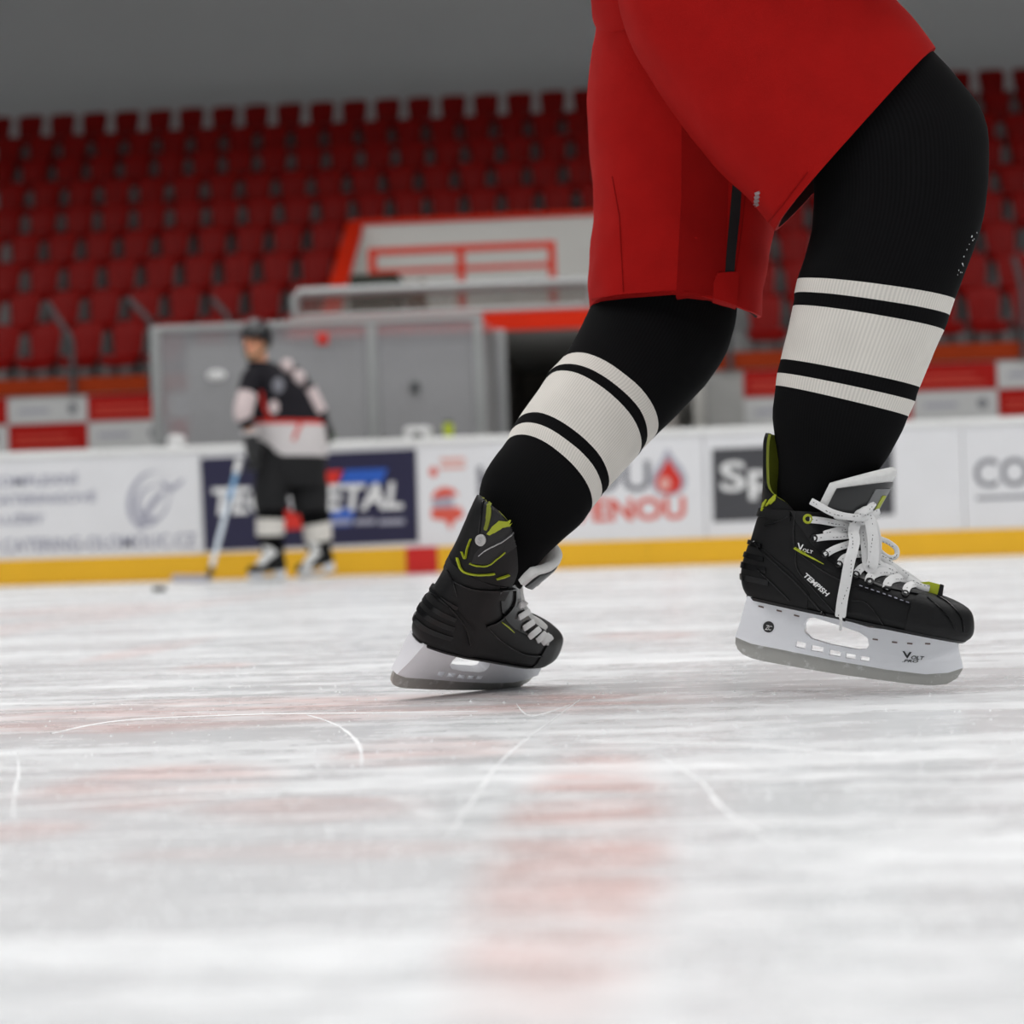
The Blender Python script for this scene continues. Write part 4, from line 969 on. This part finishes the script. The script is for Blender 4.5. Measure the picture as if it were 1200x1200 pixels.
# ------------------------------------------------------------------ right skate: markings, laces
b = SR['bvh']; bo = SR['boot']; ho = SR['holder']; hb = SR['hb']
stamp('TEMPISH', (358, 690), (98, 86), (13, -17), b, 0.0012, 'print_white', bo, z1, offset=0.03, shear=0.2)
stamp('V', (334, 580), (24, 8), (3, -30), b, 0.0030, 'print_white', bo, z1, 0.02)
stamp('OLT', (356, 585), (40, 12), (3, -13), b, 0.0030, 'print_white', bo, z1, 0.02)
stamp('PRO', (324, 578), (44, 20), (3, -11), b, 0.0036, 'lime', bo, z1, 0.02)
applique('lime_line', [strip_loop([(320, 573), (350, 590), (400, 616), (442, 639)], [5, 8, 6, 2])], b, 0.0026, 'lime', bo, z1, 8)
# sewn panel edges on the side of the boot
for pts, w_, mt in [([(150, 545), (200, 600), (260, 655), (330, 720), (400, 800), (450, 855)], 7, 'boot_gloss'), ([(330, 560), (330, 650), (380, 720), (470, 820), (530, 875)], 5, 'boot_gloss'), ([(560, 790), (620, 800), (690, 890)], 5, 'boot_gloss'), ([(330, 400), (322, 450), (318, 520), (330, 580), (400, 640), (480, 690), (600, 745), (700, 775), (800, 805)], 6, 'boot_gloss'), ([(200, 480), (260, 460), (330, 425)], 5, 'boot_gloss'), ([(165, 660), (230, 720), (300, 790)], 6, 'boot_gloss')]:
    applique('sewn_edge', [strip_loop([tuple(p) for p in smooth_pts(pts, 4)], w_)], b, 0.0018, mt, bo, z1, 10)
for pts in [[(870, 775), (900, 800), (950, 850), (985, 910)], [(910, 770), (960, 800), (1010, 860), (1020, 920)]]:
    applique('toe_ridge', [strip_loop([tuple(p) for p in smooth_pts(pts, 4)], 4)], b, 0.0012, 'boot_gloss', bo, z1, 8)
for pts in [[(205, 400), (222, 378), (240, 355)], [(222, 392), (238, 372), (246, 352)], [(186, 420), (196, 390), (207, 372)]]:
    applique('lime_mark', [strip_loop(pts, [3, 11, 4])], b, 0.0016, 'lime', bo, z1, 6)
# stitches along the facing
for k in range(9):
    u = 590 + k * 24; v = 725 + k * 8.5; applique('stitch', [[(u, v), (u + 12, v + 4), (u + 12, v + 7), (u, v + 3)]], b, 0.003, 'print_pale', bo, z1, 8)
# eyelets
def ring_at(u, v, r, mt, parent, bvh, zf, name='eyelet'):
    h = hit(bvh, *zf(u, v))
    if not h: return
    p, n = h; a = n.orthogonal().normalized(); c = n.cross(a); mm = MB(); p = p + n * 0.0012
    mm.tube([p + (a * math.cos(t) + c * math.sin(t)) * r for t in (2 * math.pi * i / 18 for i in range(19))], 0.0016, 8); mm.build(name, mt, parent, smooth=60)
ring_at(376, 452, 0.0046, 'lime', bo, b, z1); ring_at(386, 380, 0.004, 'lime', bo, b, z1)
for q in [(402, 532), (448, 598), (505, 640), (575, 683), (632, 712), (703, 738), (778, 762)]: ring_at(*q, 0.0036, 'boot_gloss', bo, b, z1)
# laces
def lace(pts, wd, bvh, parent, zf, th=0.0018, flecks=True, name='lace', hintv=None):
    """pts: (u, v, height above the surface in m, or ('d', depth)); """
    P = []; H = []; last = None
    for p in pts:
        if not isinstance(p[2], tuple):
            h = hit(bvh, *zf(p[0], p[1]))
            if h: last = (h[0] - CAM).length; break
    for p in pts:
        px = zf(p[0], p[1]); r = ray(*px).normalized()
        if isinstance(p[2], tuple): q = at(*px, p[2][1]); nrm = -r
        else:
            h = hit(bvh, *px)
            if h is None:
                q = CAM + r * last; nrm = -r
            else: q = h[0] - r * p[2] * 0.4 + h[1] * p[2] * 0.8; nrm = (h[1] - r * 1.2).normalized()
        last = (q - CAM).length; P.append(q); H.append(nrm)
    P2 = smooth_pts(P, 6); H2 = [H[min(i // 6, len(H) - 1)] if i % 6 == 0 else (H[i // 6] * (1 - (i % 6) / 6) + H[min(i // 6 + 1, len(H) - 1)] * ((i % 6) / 6)).normalized() for i in range(len(P2))]
    n = len(P2); wds = [wd * (0.82 if i in (0, n - 1) else 1.0) for i in range(n)]
    if hintv is not None: H2 = [Vector(hintv)] * n
    mm = MB(); mm.ribbon(P2, wds, th, H2); o = mm.build(name, 'lace_white', parent, smooth=50)
    if flecks:
        mm = MB(); acc = 0.0; run = 0
        for i in range(n - 1):
            seg = P2[i + 1] - P2[i]; L_ = seg.length; t = seg.normalized(); hh = (H2[i] - t * H2[i].dot(t)).normalized(); sd = t.cross(hh); x = 0.0
            while x < L_:
                if (int((acc + x) / 0.011) % 3) != 1:
                    for s_ in (0.0,):
                        c = P2[i] + t * x + sd * (math.sin((acc + x) * 60 + s_ * 0.3) * wd * 0.26 + (s_ - .5) * 0.0018) + hh * (th * 0.5 + 0.0002)
                        if (int((acc + x) / 0.0024) + int(s_)) % 2: mm.add([c - t * .0007 - sd * .0004, c + t * .0007 - sd * .0004, c + t * .0007 + sd * .0004, c - t * .0007 + sd * .0004], [(0, 1, 2, 3)])
                x += 0.0024
            acc += L_
        if mm.f: mm.build('lace_flecks', 'black_plastic', parent)
    return o
W8 = 0.0084
lp = lambda *a: [(p[0], p[1], p[2] if len(p) > 2 else 0.0022) for p in a]
lace(lp((575, 683, .001), (600, 655), (660, 640), (730, 660), (800, 695), (850, 732, .002)), W8 * 1.1, b, bo, z1)
lace(lp((505, 642, .001), (525, 615), (580, 600), (660, 610, .004), (720, 640, .003), (790, 690, .002)), W8, b, bo, z1)
lace(lp((778, 760, .001), (790, 735), (825, 728), (862, 748, .001)), W8 * 1.1, b, bo, z1)
lace(lp((700, 738, .001), (712, 712), (750, 700), (800, 712), (835, 728)), W8 * 1.25, b, bo, z1)
lace(lp((630, 712, .001), (640, 688), (690, 672), (745, 688), (800, 715), (830, 725)), W8 * 1.3, b, bo, z1)
lace(lp((640, 640, .005), (700, 660, .005), (760, 690, .004), (840, 730, .003), (880, 740, .003)), W8, b, bo, z1)
lace(lp((445, 602, .001), (480, 580, .003), (530, 562, .004), (600, 545, .006)), W8, b, bo, z1)
lace(lp((402, 533, .001), (450, 527, .003), (520, 525, .004), (600, 520, .006)), W8, b, bo, z1)
lace(lp((440, 515, .003), (500, 500, .004), (570, 490, .005), (620, 470, .006)), W8 * .9, b, bo, z1)
lace(lp((384, 455, .001), (430, 460, .003), (500, 475, .004), (570, 495, .006), (620, 500, .007)), W8, b, bo, z1)
lace(lp((388, 378, .001), (420, 395, .003), (480, 425, .004), (550, 440, .006), (610, 435, .008), (655, 410, .008)), W8, b, bo, z1)
lace(lp((480, 440, .005), (540, 462, .006), (600, 455, .008), (650, 425, .009)), W8 * .9, b, bo, z1)
# bow: knot, hanging loop, side loop, loose end
D0 = (hit(b, *z1(560, 520))[0] - CAM).length / ray(*z1(560, 520)).length - 0.012
D1 = D0 - 0.006
def dp(*a): return [(p[0], p[1], ('d', p[2])) for p in a]
lace(dp((585, 445, D0), (565, 500, D1)) + lp((552, 560, .016), (543, 640, .012), (535, 720, .008), (523, 790, .008), (518, 848, .010)), W8 * 1.55, b, bo, z1, name='lace_end')
lace(lp((518, 846, .010), (514, 875, .012)) + dp((511, 910, D1 + .012)), 0.0035, b, bo, z1, th=0.003, flecks=False, name='lace_tip')
lace(dp((600, 430, D0 + .004), (612, 500, D0), (620, 580, D1), (626, 640, D1 - .002), (640, 652, D1 - .006), (648, 600, D1 - .008), (645, 520, D1 - .006), (628, 440, D1)), W8 * 1.6, b, bo, z1, name='lace_loop')
lace(dp((625, 425, D0), (655, 480, D0 - .004), (668, 560, D0 - .006), (660, 630, D0 - .006)), W8 * 1.0, b, bo, z1, name='lace_loop')
lace(dp((640, 540, D0 + .01), (680, 590, D0 + .012), (715, 612, D0 + .014), (742, 605, D0 + .016), (742, 575, D0 + .018), (710, 548, D0 + .016), (670, 530, D0 + .012), (640, 500, D0 + .008)), W8 * .75, b, bo, z1, name='lace_loop')
mm = MB(); k_ = at(*z1(598, 430), D0 - .004)
for s_ in (0, 1): mm.ellipsoid(k_ + Vector((0.004 * s_, 0.002 * s_, 0.003 * s_)), (.0105, .006, .0065), 14, 8)
mm.build('lace_knot', 'lace_white', bo, smooth=60)
lace(dp((575, 450, D0 - .006), (598, 428, D0 - .012), (628, 410, D0 - .008), (650, 385, D0 - .002)), W8, b, bo, z1, name='lace_knot')
# lime tab beyond the far eyelets
h = hit(b, *z1(880, 765)); c0 = WR.inverted() @ h[0]
mm = MB(); P_ = [(-.022, -.004), (.010, -.006), (.013, .0), (.011, .011), (-.004, .013), (-.024, .008)]
mm.loft([[WR @ (c0 + Vector((x, .014 + o, z + .002))) for x, z in P_] for o in (0, .004)]); mm.build('facing_tab', 'lime', bo)
mm = MB(); mm.loft([[WR @ (c0 + Vector((x, .0135 + o, z + .002))) for x, z in [(.008, -.006), (.0145, -.005), (.0145, .011), (.010, .012)]] for o in (0, .005)]); mm.build('facing_tab', 'boot_gloss', bo)
# holder marks
applique('emblem', [ell(214, 898, 23, 23)], hb, 0.0007, 'black_plastic', bo, z1, 8)
stamp('Z', (199, 909), (18, 2), (2, -20), hb, 0.0013, 'print_white', bo, z1, 0.01, 0.3); stamp('C', (213, 910), (15, 2), (2, -18), hb, 0.0013, 'print_white', bo, z1, 0.0, 0.3)
stamp('V', (768, 1026), (38, 4), (0, -28), hb, 0.0008, 'black_plastic', bo, z1, 0.03); stamp('OLT', (803, 1031), (54, 4), (2, -15), hb, 0.0008, 'black_plastic', bo, z1, 0.02, 0.2); stamp('.PRO', (766, 1043), (66, 3), (2, -11), hb, 0.0008, 'black_plastic', bo, z1, 0.02, 0.2)
for (u, v, s_) in [(183, 815, .25), (258, 832, .25), (330, 852, .25), (655, 950, .12), (735, 962, .1), (798, 967, .08), (872, 968, .05)]:
    applique('slot', [[(u - 11, v - 3 - 11 * s_), (u + 11, v - 3 + 11 * s_), (u + 11, v + 3 + 11 * s_), (u - 11, v + 3 - 11 * s_)]], hb, 0.0004, 'slot_dark', bo, z1, 10)

# ------------------------------------------------------------------ left skate: markings seen from behind
b = SL['bvh']; bo = SL['boot']
def sm(p, n=4): return [tuple(q) for q in smooth_pts(p, n)]
applique('guard_panel', [[(604, 88), (640, 110), (700, 160), (760, 225), (800, 262), (802, 325), (760, 370), (690, 420), (610, 470), (520, 462), (540, 410), (590, 350), (570, 300), (575, 200)]], b, 0.0016, 'boot_grey', bo, z2, 14)
bb = bvh_of(SL['mbs'])
applique('guard_edge', [strip_loop(sm([(560, 330), (575, 220), (598, 90), (640, 108), (705, 165), (765, 222)]), 7)], b, 0.003, 'boot_gloss', bo, z2, 10)
applique('lime_mark', [strip_loop(sm([(606, 112), (618, 170), (612, 230), (598, 280)]), [12] * 4 + [22] * 4 + [20] * 4 + [14])], b, 0.0036, 'lime_dark', bo, z2, 8)
applique('lime_mark', [[(606, 300), (632, 262), (668, 230), (752, 240), (740, 254), (690, 264), (650, 290), (620, 306)]], b, 0.0036, 'lime', bo, z2, 8)
applique('silver_line', [strip_loop([(752, 290), (690, 338), (600, 386), (560, 420)], [3, 4, 5, 4])], b, 0.0036, 'silver_print', bo, z2, 10)
applique('lime_line', [strip_loop(sm([(700, 398), (650, 440), (606, 472), (550, 474), (512, 462)]), 4.5)], b, 0.0036, 'lime', bo, z2, 10)
applique('lime_line', [strip_loop(sm([(446, 432), (470, 500), (530, 522), (600, 522), (645, 516)]), [3] + [6.5] * 8 + [6] * 7 + [3])], b, 0.0034, 'lime', bo, z2, 10)
applique('lime_line', [strip_loop([(652, 546), (690, 534), (722, 522)], [3, 6, 3])], b, 0.0034, 'lime', bo, z2, 10)
applique('lime_line', [strip_loop(sm([(520, 330), (500, 380), (488, 438), (470, 400)]), 3.5)], b, 0.0034, 'lime', bo, z2, 10)
applique('lime_line', [strip_loop([(682, 780), (712, 802), (744, 832)], [5, 7, 3])], b, 0.0034, 'lime', bo, z2, 10)
applique('emblem', [ell(575, 333, 26, 30)], b, 0.005, 'felt_grey', bo, z2, 10)
stamp('S', (563, 348), (22, -2), (0, -32), b, 0.0058, 'silver_print', bo, z2, 0.02, 0.2)
for pts, w_ in [([(420, 560), (520, 600), (640, 608), (755, 600)], 7), ([(755, 600), (745, 690), (670, 770), (600, 800)], 6), ([(300, 620), (400, 700), (480, 800), (510, 900)], 6), ([(600, 800), (680, 880), (800, 950), (900, 960)], 6), ([(390, 500), (420, 560), (440, 640)], 6)]:
    applique('sewn_edge', [strip_loop(sm(pts), w_)], b, 0.003, 'boot_gloss', bo, z2, 12)
for q, e in [((775, 690), (815, 668)), ((770, 755), (822, 722)), ((795, 815), (846, 780)), ((832, 858), (880, 822)), ((868, 882), (912, 845)), ((896, 896), (932, 852)), ((925, 905), (945, 862))]:
    lace(lp((q[0], q[1], .002), ((q[0] * 2 + e[0]) / 3, (q[1] * 2 + e[1]) / 3 - 2, .004), (e[0], e[1], .004)), W8 * 0.95, b, bo, z2, flecks=False)

# snow caught on the knee of the forward sock
mm = MB(); KB = bvh_of([mR])
for i in range(15):
    t = random.random(); h = hit(KB, 1141 - 15 * t + random.uniform(-7, 4), 272 + 52 * t)
    if h: mm.ellipsoid(h[0] + h[1] * .0005, (random.uniform(.0003, .0008), .0005, random.uniform(.0005, .0018)), 6, 4)
if mm.f: tag(mm.build('snow_flecks', 'snow', sockR), kind='stuff')
# ------------------------------------------------------------------ near skater's upper clothing (above the photograph's frame)
def limb(mm, pts, rad, n=20, mi=0, fold=0.0):
    P = smooth_pts(pts, 5); rr = []
    for i in range(len(pts) - 1):
        for k in range(5): rr.append(rad[i] + (rad[i + 1] - rad[i]) * k / 5)
    rr.append(rad[-1]); o = len(mm.v); mm.tube(P, rr, n, mi)
    if fold:
        for i in range(o, len(mm.v)): mm.v[i] = mm.v[i] + Vector((mnoise.noise(mm.v[i] * 9), mnoise.noise(mm.v[i] * 9 + Vector((5, 0, 0))), 0)) * fold
def glove(parent, wrist, hand, mname, cuff='jersey_white'):
    d = (hand - wrist).normalized(); mm = MB(); limb(mm, [wrist - d * .04, wrist + d * .02], [.058, .052]); limb(mm, [wrist, wrist + d * .05, hand + d * .03], [.045, .055, .045])
    s = d.cross(Vector((0, 0, 1))).normalized(); u = s.cross(d)
    for k in range(4):
        a = hand + s * (.036 - .024 * k) + d * .02; limb(mm, [a, a + d * (.035 + .006 * (1.5 - abs(k - 1.5))) - u * .012, a + d * .04 - u * .05, a + d * .01 - u * .062], [.015, .015, .014, .012], 10)
    a = wrist + s * .045 + d * .04; limb(mm, [a, a + d * .04 + s * .018 - u * .01, a + d * .065 + s * .008 - u * .03], [.018, .017, .014], 10)
    o = mm.build('glove', mname, parent, smooth=60)
    mm = MB(); limb(mm, [wrist - d * .045, wrist - d * .02], [.061, .059]); mm.build('glove_cuff', cuff, o, smooth=60); return o
def helmet(parent, c, up, fwd, mname, sc=1.0, top='helmet_grey'):
    u = up.normalized(); f = (fwd - u * fwd.dot(u)).normalized(); s = u.cross(f); Mx = Matrix((f, s, u)).transposed()
    mm = MB(); rings = []
    for i in range(0, 9):
        a = math.pi / 2 * i / 8.3; rings.append([c + Mx @ Vector((math.cos(t) * .128 * math.cos(a) - 0.005, math.sin(t) * .105 * math.cos(a), .13 * math.sin(a) + (-.055 if i == 0 and abs(t - math.pi) < 2.0 else 0.0) + .01)) * sc for t in (2 * math.pi * j / 28 for j in range(28))])
    mm.loft(rings, cap=(False, True)); h = mm.build('helmet', mname, parent, smooth=50)
    mm = MB(); rings = []
    for i in range(5):
        a = math.pi / 2 * (.45 + .53 * i / 4.2); rings.append([c + Mx @ Vector((math.cos(t) * .1315 * math.cos(a) - .005, math.sin(t) * .06 * math.cos(a), .134 * math.sin(a) + .011)) * sc for t in (2 * math.pi * j / 20 for j in range(20))])
    mm.loft(rings, cap=(False, True)); mm.build('helmet_ridge', top, h, smooth=50)
    mm = MB()
    for q in (-1, 1): limb(mm, [c + Mx @ Vector((-.01, q * .1, -.03)) * sc, c + Mx @ Vector((.02, q * .085, -.09)) * sc, c + Mx @ Vector((.055, q * .03, -.135)) * sc, c + Mx @ Vector((.06, 0, -.138)) * sc], [.009] * 4, 8)
    mm.build('chin_strap', 'visor_strap', h, smooth=50)
    return Mx
def face(parent, c, Mx, sc=1.0):
    mm = MB(); mm.ellipsoid(c + Mx @ Vector((.095, 0, -.03)) * sc, (.02 * sc, .016 * sc, .028 * sc), 10, 8); mm.build('nose', 'skin', parent, smooth=60)
    for q in (-1, 1):
        mm = MB(); mm.ellipsoid(c + Mx @ Vector((.082, q * .032, -.005)) * sc, (.011 * sc,) * 3, 10, 8); mm.build('eye', 'black_plastic', parent, smooth=60)
        mm = MB(); mm.ellipsoid(c + Mx @ Vector((0, q * .082, -.03)) * sc, (.02 * sc, .012 * sc, .032 * sc), 10, 8); mm.build('ear', 'skin', parent, smooth=60)
    mm = MB(); mm.ellipsoid(c + Mx @ Vector((.083, 0, -.07)) * sc, (.010 * sc, .024 * sc, .006 * sc), 10, 8); mm.build('mouth', 'rail_red', parent, smooth=60)
def torso_loft(mm, secs, mis=None, n=36, fold=0.006):
    """secs: (centre, half vector right, half vector depth)"""
    rings = []
    S = [[*s[0], *s[1], *s[2]] for s in secs]; rows = [crom(S, i + k / 4) for i in range(len(S) - 1) for k in range(4)] + [Vector(S[-1])]
    for q in rows:
        c, e1, e2 = Vector(q[0:3]), Vector(q[3:6]), Vector(q[6:9]); ring = []
        for j in range(n):
            a = 2 * math.pi * j / n; p = c + e1 * math.copysign(abs(math.cos(a)) ** .85, math.cos(a)) + e2 * math.copysign(abs(math.sin(a)) ** .85, math.sin(a)); p += (p - c).normalized() * mnoise.noise(p * 8) * fold; ring.append(p)
        rings.append(ring)
    mm.loft(rings, mis=[m_ for m_ in mis for _ in range(4)] if mis else None)
mm = MB(); rt = CROT @ Vector((1, 0, 0)); dpv = Vector((0, 1, 0))
torso_loft(mm, [(at(842, -120, 2.6), rt * .155, dpv * .215), (at(855, -200, 2.6), rt * .15, dpv * .20), (chs, rt * .15, dpv * .22), (at(945, -430, 2.58), rt * .13, dpv * .23), (at(975, -470, 2.575), rt * .085, dpv * .14), (nek, rt * .065, dpv * .075)])
jr = mm.build('jersey', 'jersey_red', hero, smooth=60)
for q0, q1, q2, q3 in ((rS + Vector((0, .05, .02)), rS, rE, rW), (lS - Vector((0, .05, -.02)), lS, lE, lW)):
    mm = MB(); limb(mm, [q0, q1, q2, q3], [.10, .10, .082, .058], fold=.006); mm.build('sleeve', 'jersey_red', hero, smooth=60)
glove(hero, rW, rF, 'black_plastic'); glove(hero, lW, lF, 'black_plastic')
hc = hed.lerp(hdt, .62); MX = helmet(hero, hc, hdt - hed, rt, 'helmet_black'); face(hero, hc, MX)

# ------------------------------------------------------------------ background player
D = 14.25; RB = ground(336, 681)
def B(px, py, dd=0.0): return at(px, py, D + dd)
jb = [(B(338, 540), (.11, .10)), (B(333, 500), (.11, .12)), (B(318, 455), (.11, .14)), (B(304, 430, -.03), .055), (B(300, 413, -.06), (.07, .08)), (B(300, 393, -.06), (.075, .085)),
      (B(322, 548, -.05), .075), (B(317, 604, -.10), .055), (B(317, 648, -.08), .038), (B(302, 666, -.10), .03), (B(356, 548, .05), .075), (B(367, 606, .02), .055), (B(374, 650, .08), .038), (B(360, 670, .05), .03),
      (B(294, 446, -.16), .05), (B(286, 480, -.26), .04), (B(296, 524, -.22), .032), (B(295, 544, -.20), .035), (B(345, 446, .10), .05), (B(368, 480, .10), .042), (B(376, 500, .14), .034), (B(380, 508, .16), .034)]
pl = skin_body('person', jb, E, RB, 'skin'); tag(pl, 'background hockey player in dark jersey and helmet leaning over a stick', 'person')
ux = rt; uy = Vector((0.0, 1.0, 0.0))
mm = MB()
torso_loft(mm, [(B(345, 535), ux * .235, uy * .19), (B(343, 515), ux * .24, uy * .19), (B(338, 498), ux * .255, uy * .18), (B(336, 493), ux * .25, uy * .18), (B(330, 470), ux * .215, uy * .17), (B(320, 447), ux * .185, uy * .17), (B(312, 432), ux * .13, uy * .13), (B(304, 424, -.03), ux * .085, uy * .085)], mis=[1, 1, 2, 0, 0, 0, 0], fold=.012)
jp = mm.build('jersey', ['jersey_dark', 'jersey_white', 'stripe_red'], pl, smooth=60)
JB = bvh_of([mm])
applique('jersey_mark', [ell(326, 452, 7, 9)], JB, .004, 'print_grey', jp, sub=4); applique('jersey_mark', [ell(321, 477, 6, 8)], JB, .004, 'jersey_pink', jp, sub=4)
applique('jersey_stripe', [strip_loop([(306, 458), (309, 475), (316, 490)], 4)], JB, .004, 'stripe_red', jp, sub=4)
applique('jersey_stripe', [strip_loop([(352, 497), (348, 505), (344, 516)], 4)], JB, .004, 'stripe_red', jp, sub=4)
mm = MB(); limb(mm, [B(300, 440, -.12), jb[14][0], jb[15][0], B(292, 500, -.25)], [.08, .075, .062, .05], fold=.006); sl = mm.build('sleeve', 'jersey_dark', pl, smooth=60)
mm = MB(); limb(mm, [B(290, 462, -.22), B(285, 482, -.27), B(287, 490, -.265)], [.070, .068, .062]); mm.build('sleeve_band', 'jersey_pink', sl, smooth=60)
mm = MB(); limb(mm, [B(332, 438, .06), jb[18][0], jb[19][0], B(377, 496, .12)], [.085, .09, .08, .06], fold=.006); sl = mm.build('sleeve', 'jersey_dark', pl, smooth=60)
mm = MB(); limb(mm, [B(357, 460, .09), B(365, 476, .09), B(371, 486, .10)], [.094, .092, .085]); mm.build('sleeve_band', 'jersey_pink', sl, smooth=60)
for (x, y) in ((336, 430), (350, 443)):
    mm = MB(); mm.ellipsoid(B(x, y, -.03), (.05, .06, .06), 12, 8); mm.build('sleeve_patch', 'jersey_pink', sl, smooth=60)
glove(pl, B(294, 512, -.24), B(297, 538, -.21), 'black_plastic'); glove(pl, B(377, 495, .13), B(382, 506, .16), 'black_plastic')
mm = MB()
torso_loft(mm, [(B(342, 570), ux * .24, uy * .18), (B(342, 545), ux * .25, uy * .19), (B(341, 520), ux * .23, uy * .18), (B(338, 502), ux * .20, uy * .16)], fold=.008)
limb(mm, [B(325, 540, -.05), B(318, 575, -.09), B(318, 598, -.10)], [.135, .13, .118], fold=.008); limb(mm, [B(356, 540, .05), B(362, 575, .03), B(365, 600, .02)], [.135, .14, .125], fold=.008)
mm.build('hockey_pants', 'pants_black', pl, smooth=60)
def bsock(pts, rad, mis):
    mm = MB(); P = smooth_pts(pts, 4); rr = [rad[i] + (rad[i + 1] - rad[i]) * k / 4 for i in range(len(rad) - 1) for k in range(4)] + [rad[-1]]
    rings = []; prev = None; n = 20
    for i, p in enumerate(P):
        t = (P[min(i + 1, len(P) - 1)] - P[max(i - 1, 0)]).normalized(); e = t.cross(Vector((0, 1, 0))).normalized(); g = t.cross(e)
        rings.append([p + (e * math.cos(2 * math.pi * k / n) + g * math.sin(2 * math.pi * k / n)) * rr[i] for k in range(n)])
    mm.loft(rings, mis=[m_ for m_ in mis for _ in range(4)]); o = mm.build('sock', ['sock_black', 'sock_white'], pl, smooth=60); o.data.uv_layers.new(name='UVMap')
bsock([B(318, 585, -.1), B(317, 608, -.10), B(317, 627, -.10), B(318, 640, -.09), B(319, 660, -.08)], [.10, .102, .10, .078, .06], [0, 1, 0, 0])
bsock([B(365, 588, .02), B(371, 613, .03), B(373, 633, .04), B(375, 645, .06), B(378, 656, .08)], [.105, .105, .10, .08, .06], [0, 1, 0, 0])
def place_skate(heel_px, toe_px, d, yaw_off, z):
    h = ground(*heel_px) if False else at(*heel_px, d); h.z = z
    t = at(*toe_px, d); ang = math.atan2((t - h).y, (t - h).x) + yaw_off
    return h, ang
h, a = place_skate((334, 680), (292, 682), D - .10, R(18), 0.002); make_skate(pl, pose(a, 0.0, 0.0, h), 'black and white skate of the background player, toward the stick', False, colors=dict(tongue='felt_white'))
h, a = place_skate((392, 668), (350, 682), D + .02, R(14), 0.045); make_skate(pl, pose(a, R(9), 0.0, h), 'black and white skate of the background player, on the trailing foot', False, colors=dict(tongue='felt_white'))
for (x0, y0, x1, y1, dd) in ((322, 646, 302, 667, -.13), (372, 646, 356, 672, -.06)):
    mm = MB(); a = B(x0, y0, dd); c = B(x1, y1, dd - .02); mm.ribbon(smooth_pts([a, a.lerp(c, .5) + Vector((-.01, -.02, .012)), c], 5), .075, .035, Vector((-.6, -.7, .5))); mm.build('lace_panel', 'felt_white', pl, smooth=60)
hc = B(300, 397, -.06); MX = helmet(pl, hc, Vector((0.05, 0, 1)), Vector((-.5, -.86, -.12)), 'helmet_black', 1.0); face(pl, hc, MX)
# stick and puck
bl_h = ground(243, 684); top = B(279, 546, -.22)
sk_ = empty('hockey_stick', (bl_h.x, bl_h.y, 0)); tag(sk_, 'white and pale blue hockey stick held by the background player', 'hockey stick')
dv = (bl_h - top).normalized(); hl = bl_h - dv * .03
mm = MB(); mm.ribbon([top, top.lerp(hl, .3)], .034, .024, Vector((0, -1, 0)), 0); mm.build('shaft', 'stick_blue', sk_)
mm = MB(); mm.ribbon([top.lerp(hl, .3), hl], .034, .024, Vector((0, -1, 0)), 0); mm.build('shaft', 'stick_white', sk_)
mm = MB(); mm.ribbon([top - dv * .05, top - dv * .04, top + dv * .06], [.05, .052, .042], .045, Vector((0, -1, 0))); mm.build('butt_tape', 'tape_white', sk_)
mm = MB(); q = top.lerp(bl_h, .86); mm.ribbon([q, hl], .038, .028, Vector((0, -1, 0))); mm.build('heel_tape', 'tape_black', sk_)
bt = ground(203, 684); zz = Vector((0, 0, .036))
mm = MB(); mm.ribbon(smooth_pts([bl_h + zz + Vector((.01, 0, 0)), bl_h.lerp(bt, .4) + zz, bt + zz + Vector((0, -.02, .004))], 5), .052, .012, Vector((0, -1, 0.1))); mm.build('blade', 'print_pale', sk_)
pk = ground(187, 693); mm = MB(); mm.tube([(pk.x, pk.y, 0.0005), (pk.x, pk.y, .003), (pk.x, pk.y, .023), (pk.x, pk.y, .0254)], [.036, .038, .038, .036], 28)
tag(mm.build('hockey_puck', 'rubber_black', smooth=40), 'black hockey puck on the ice beside the stick blade', 'puck')
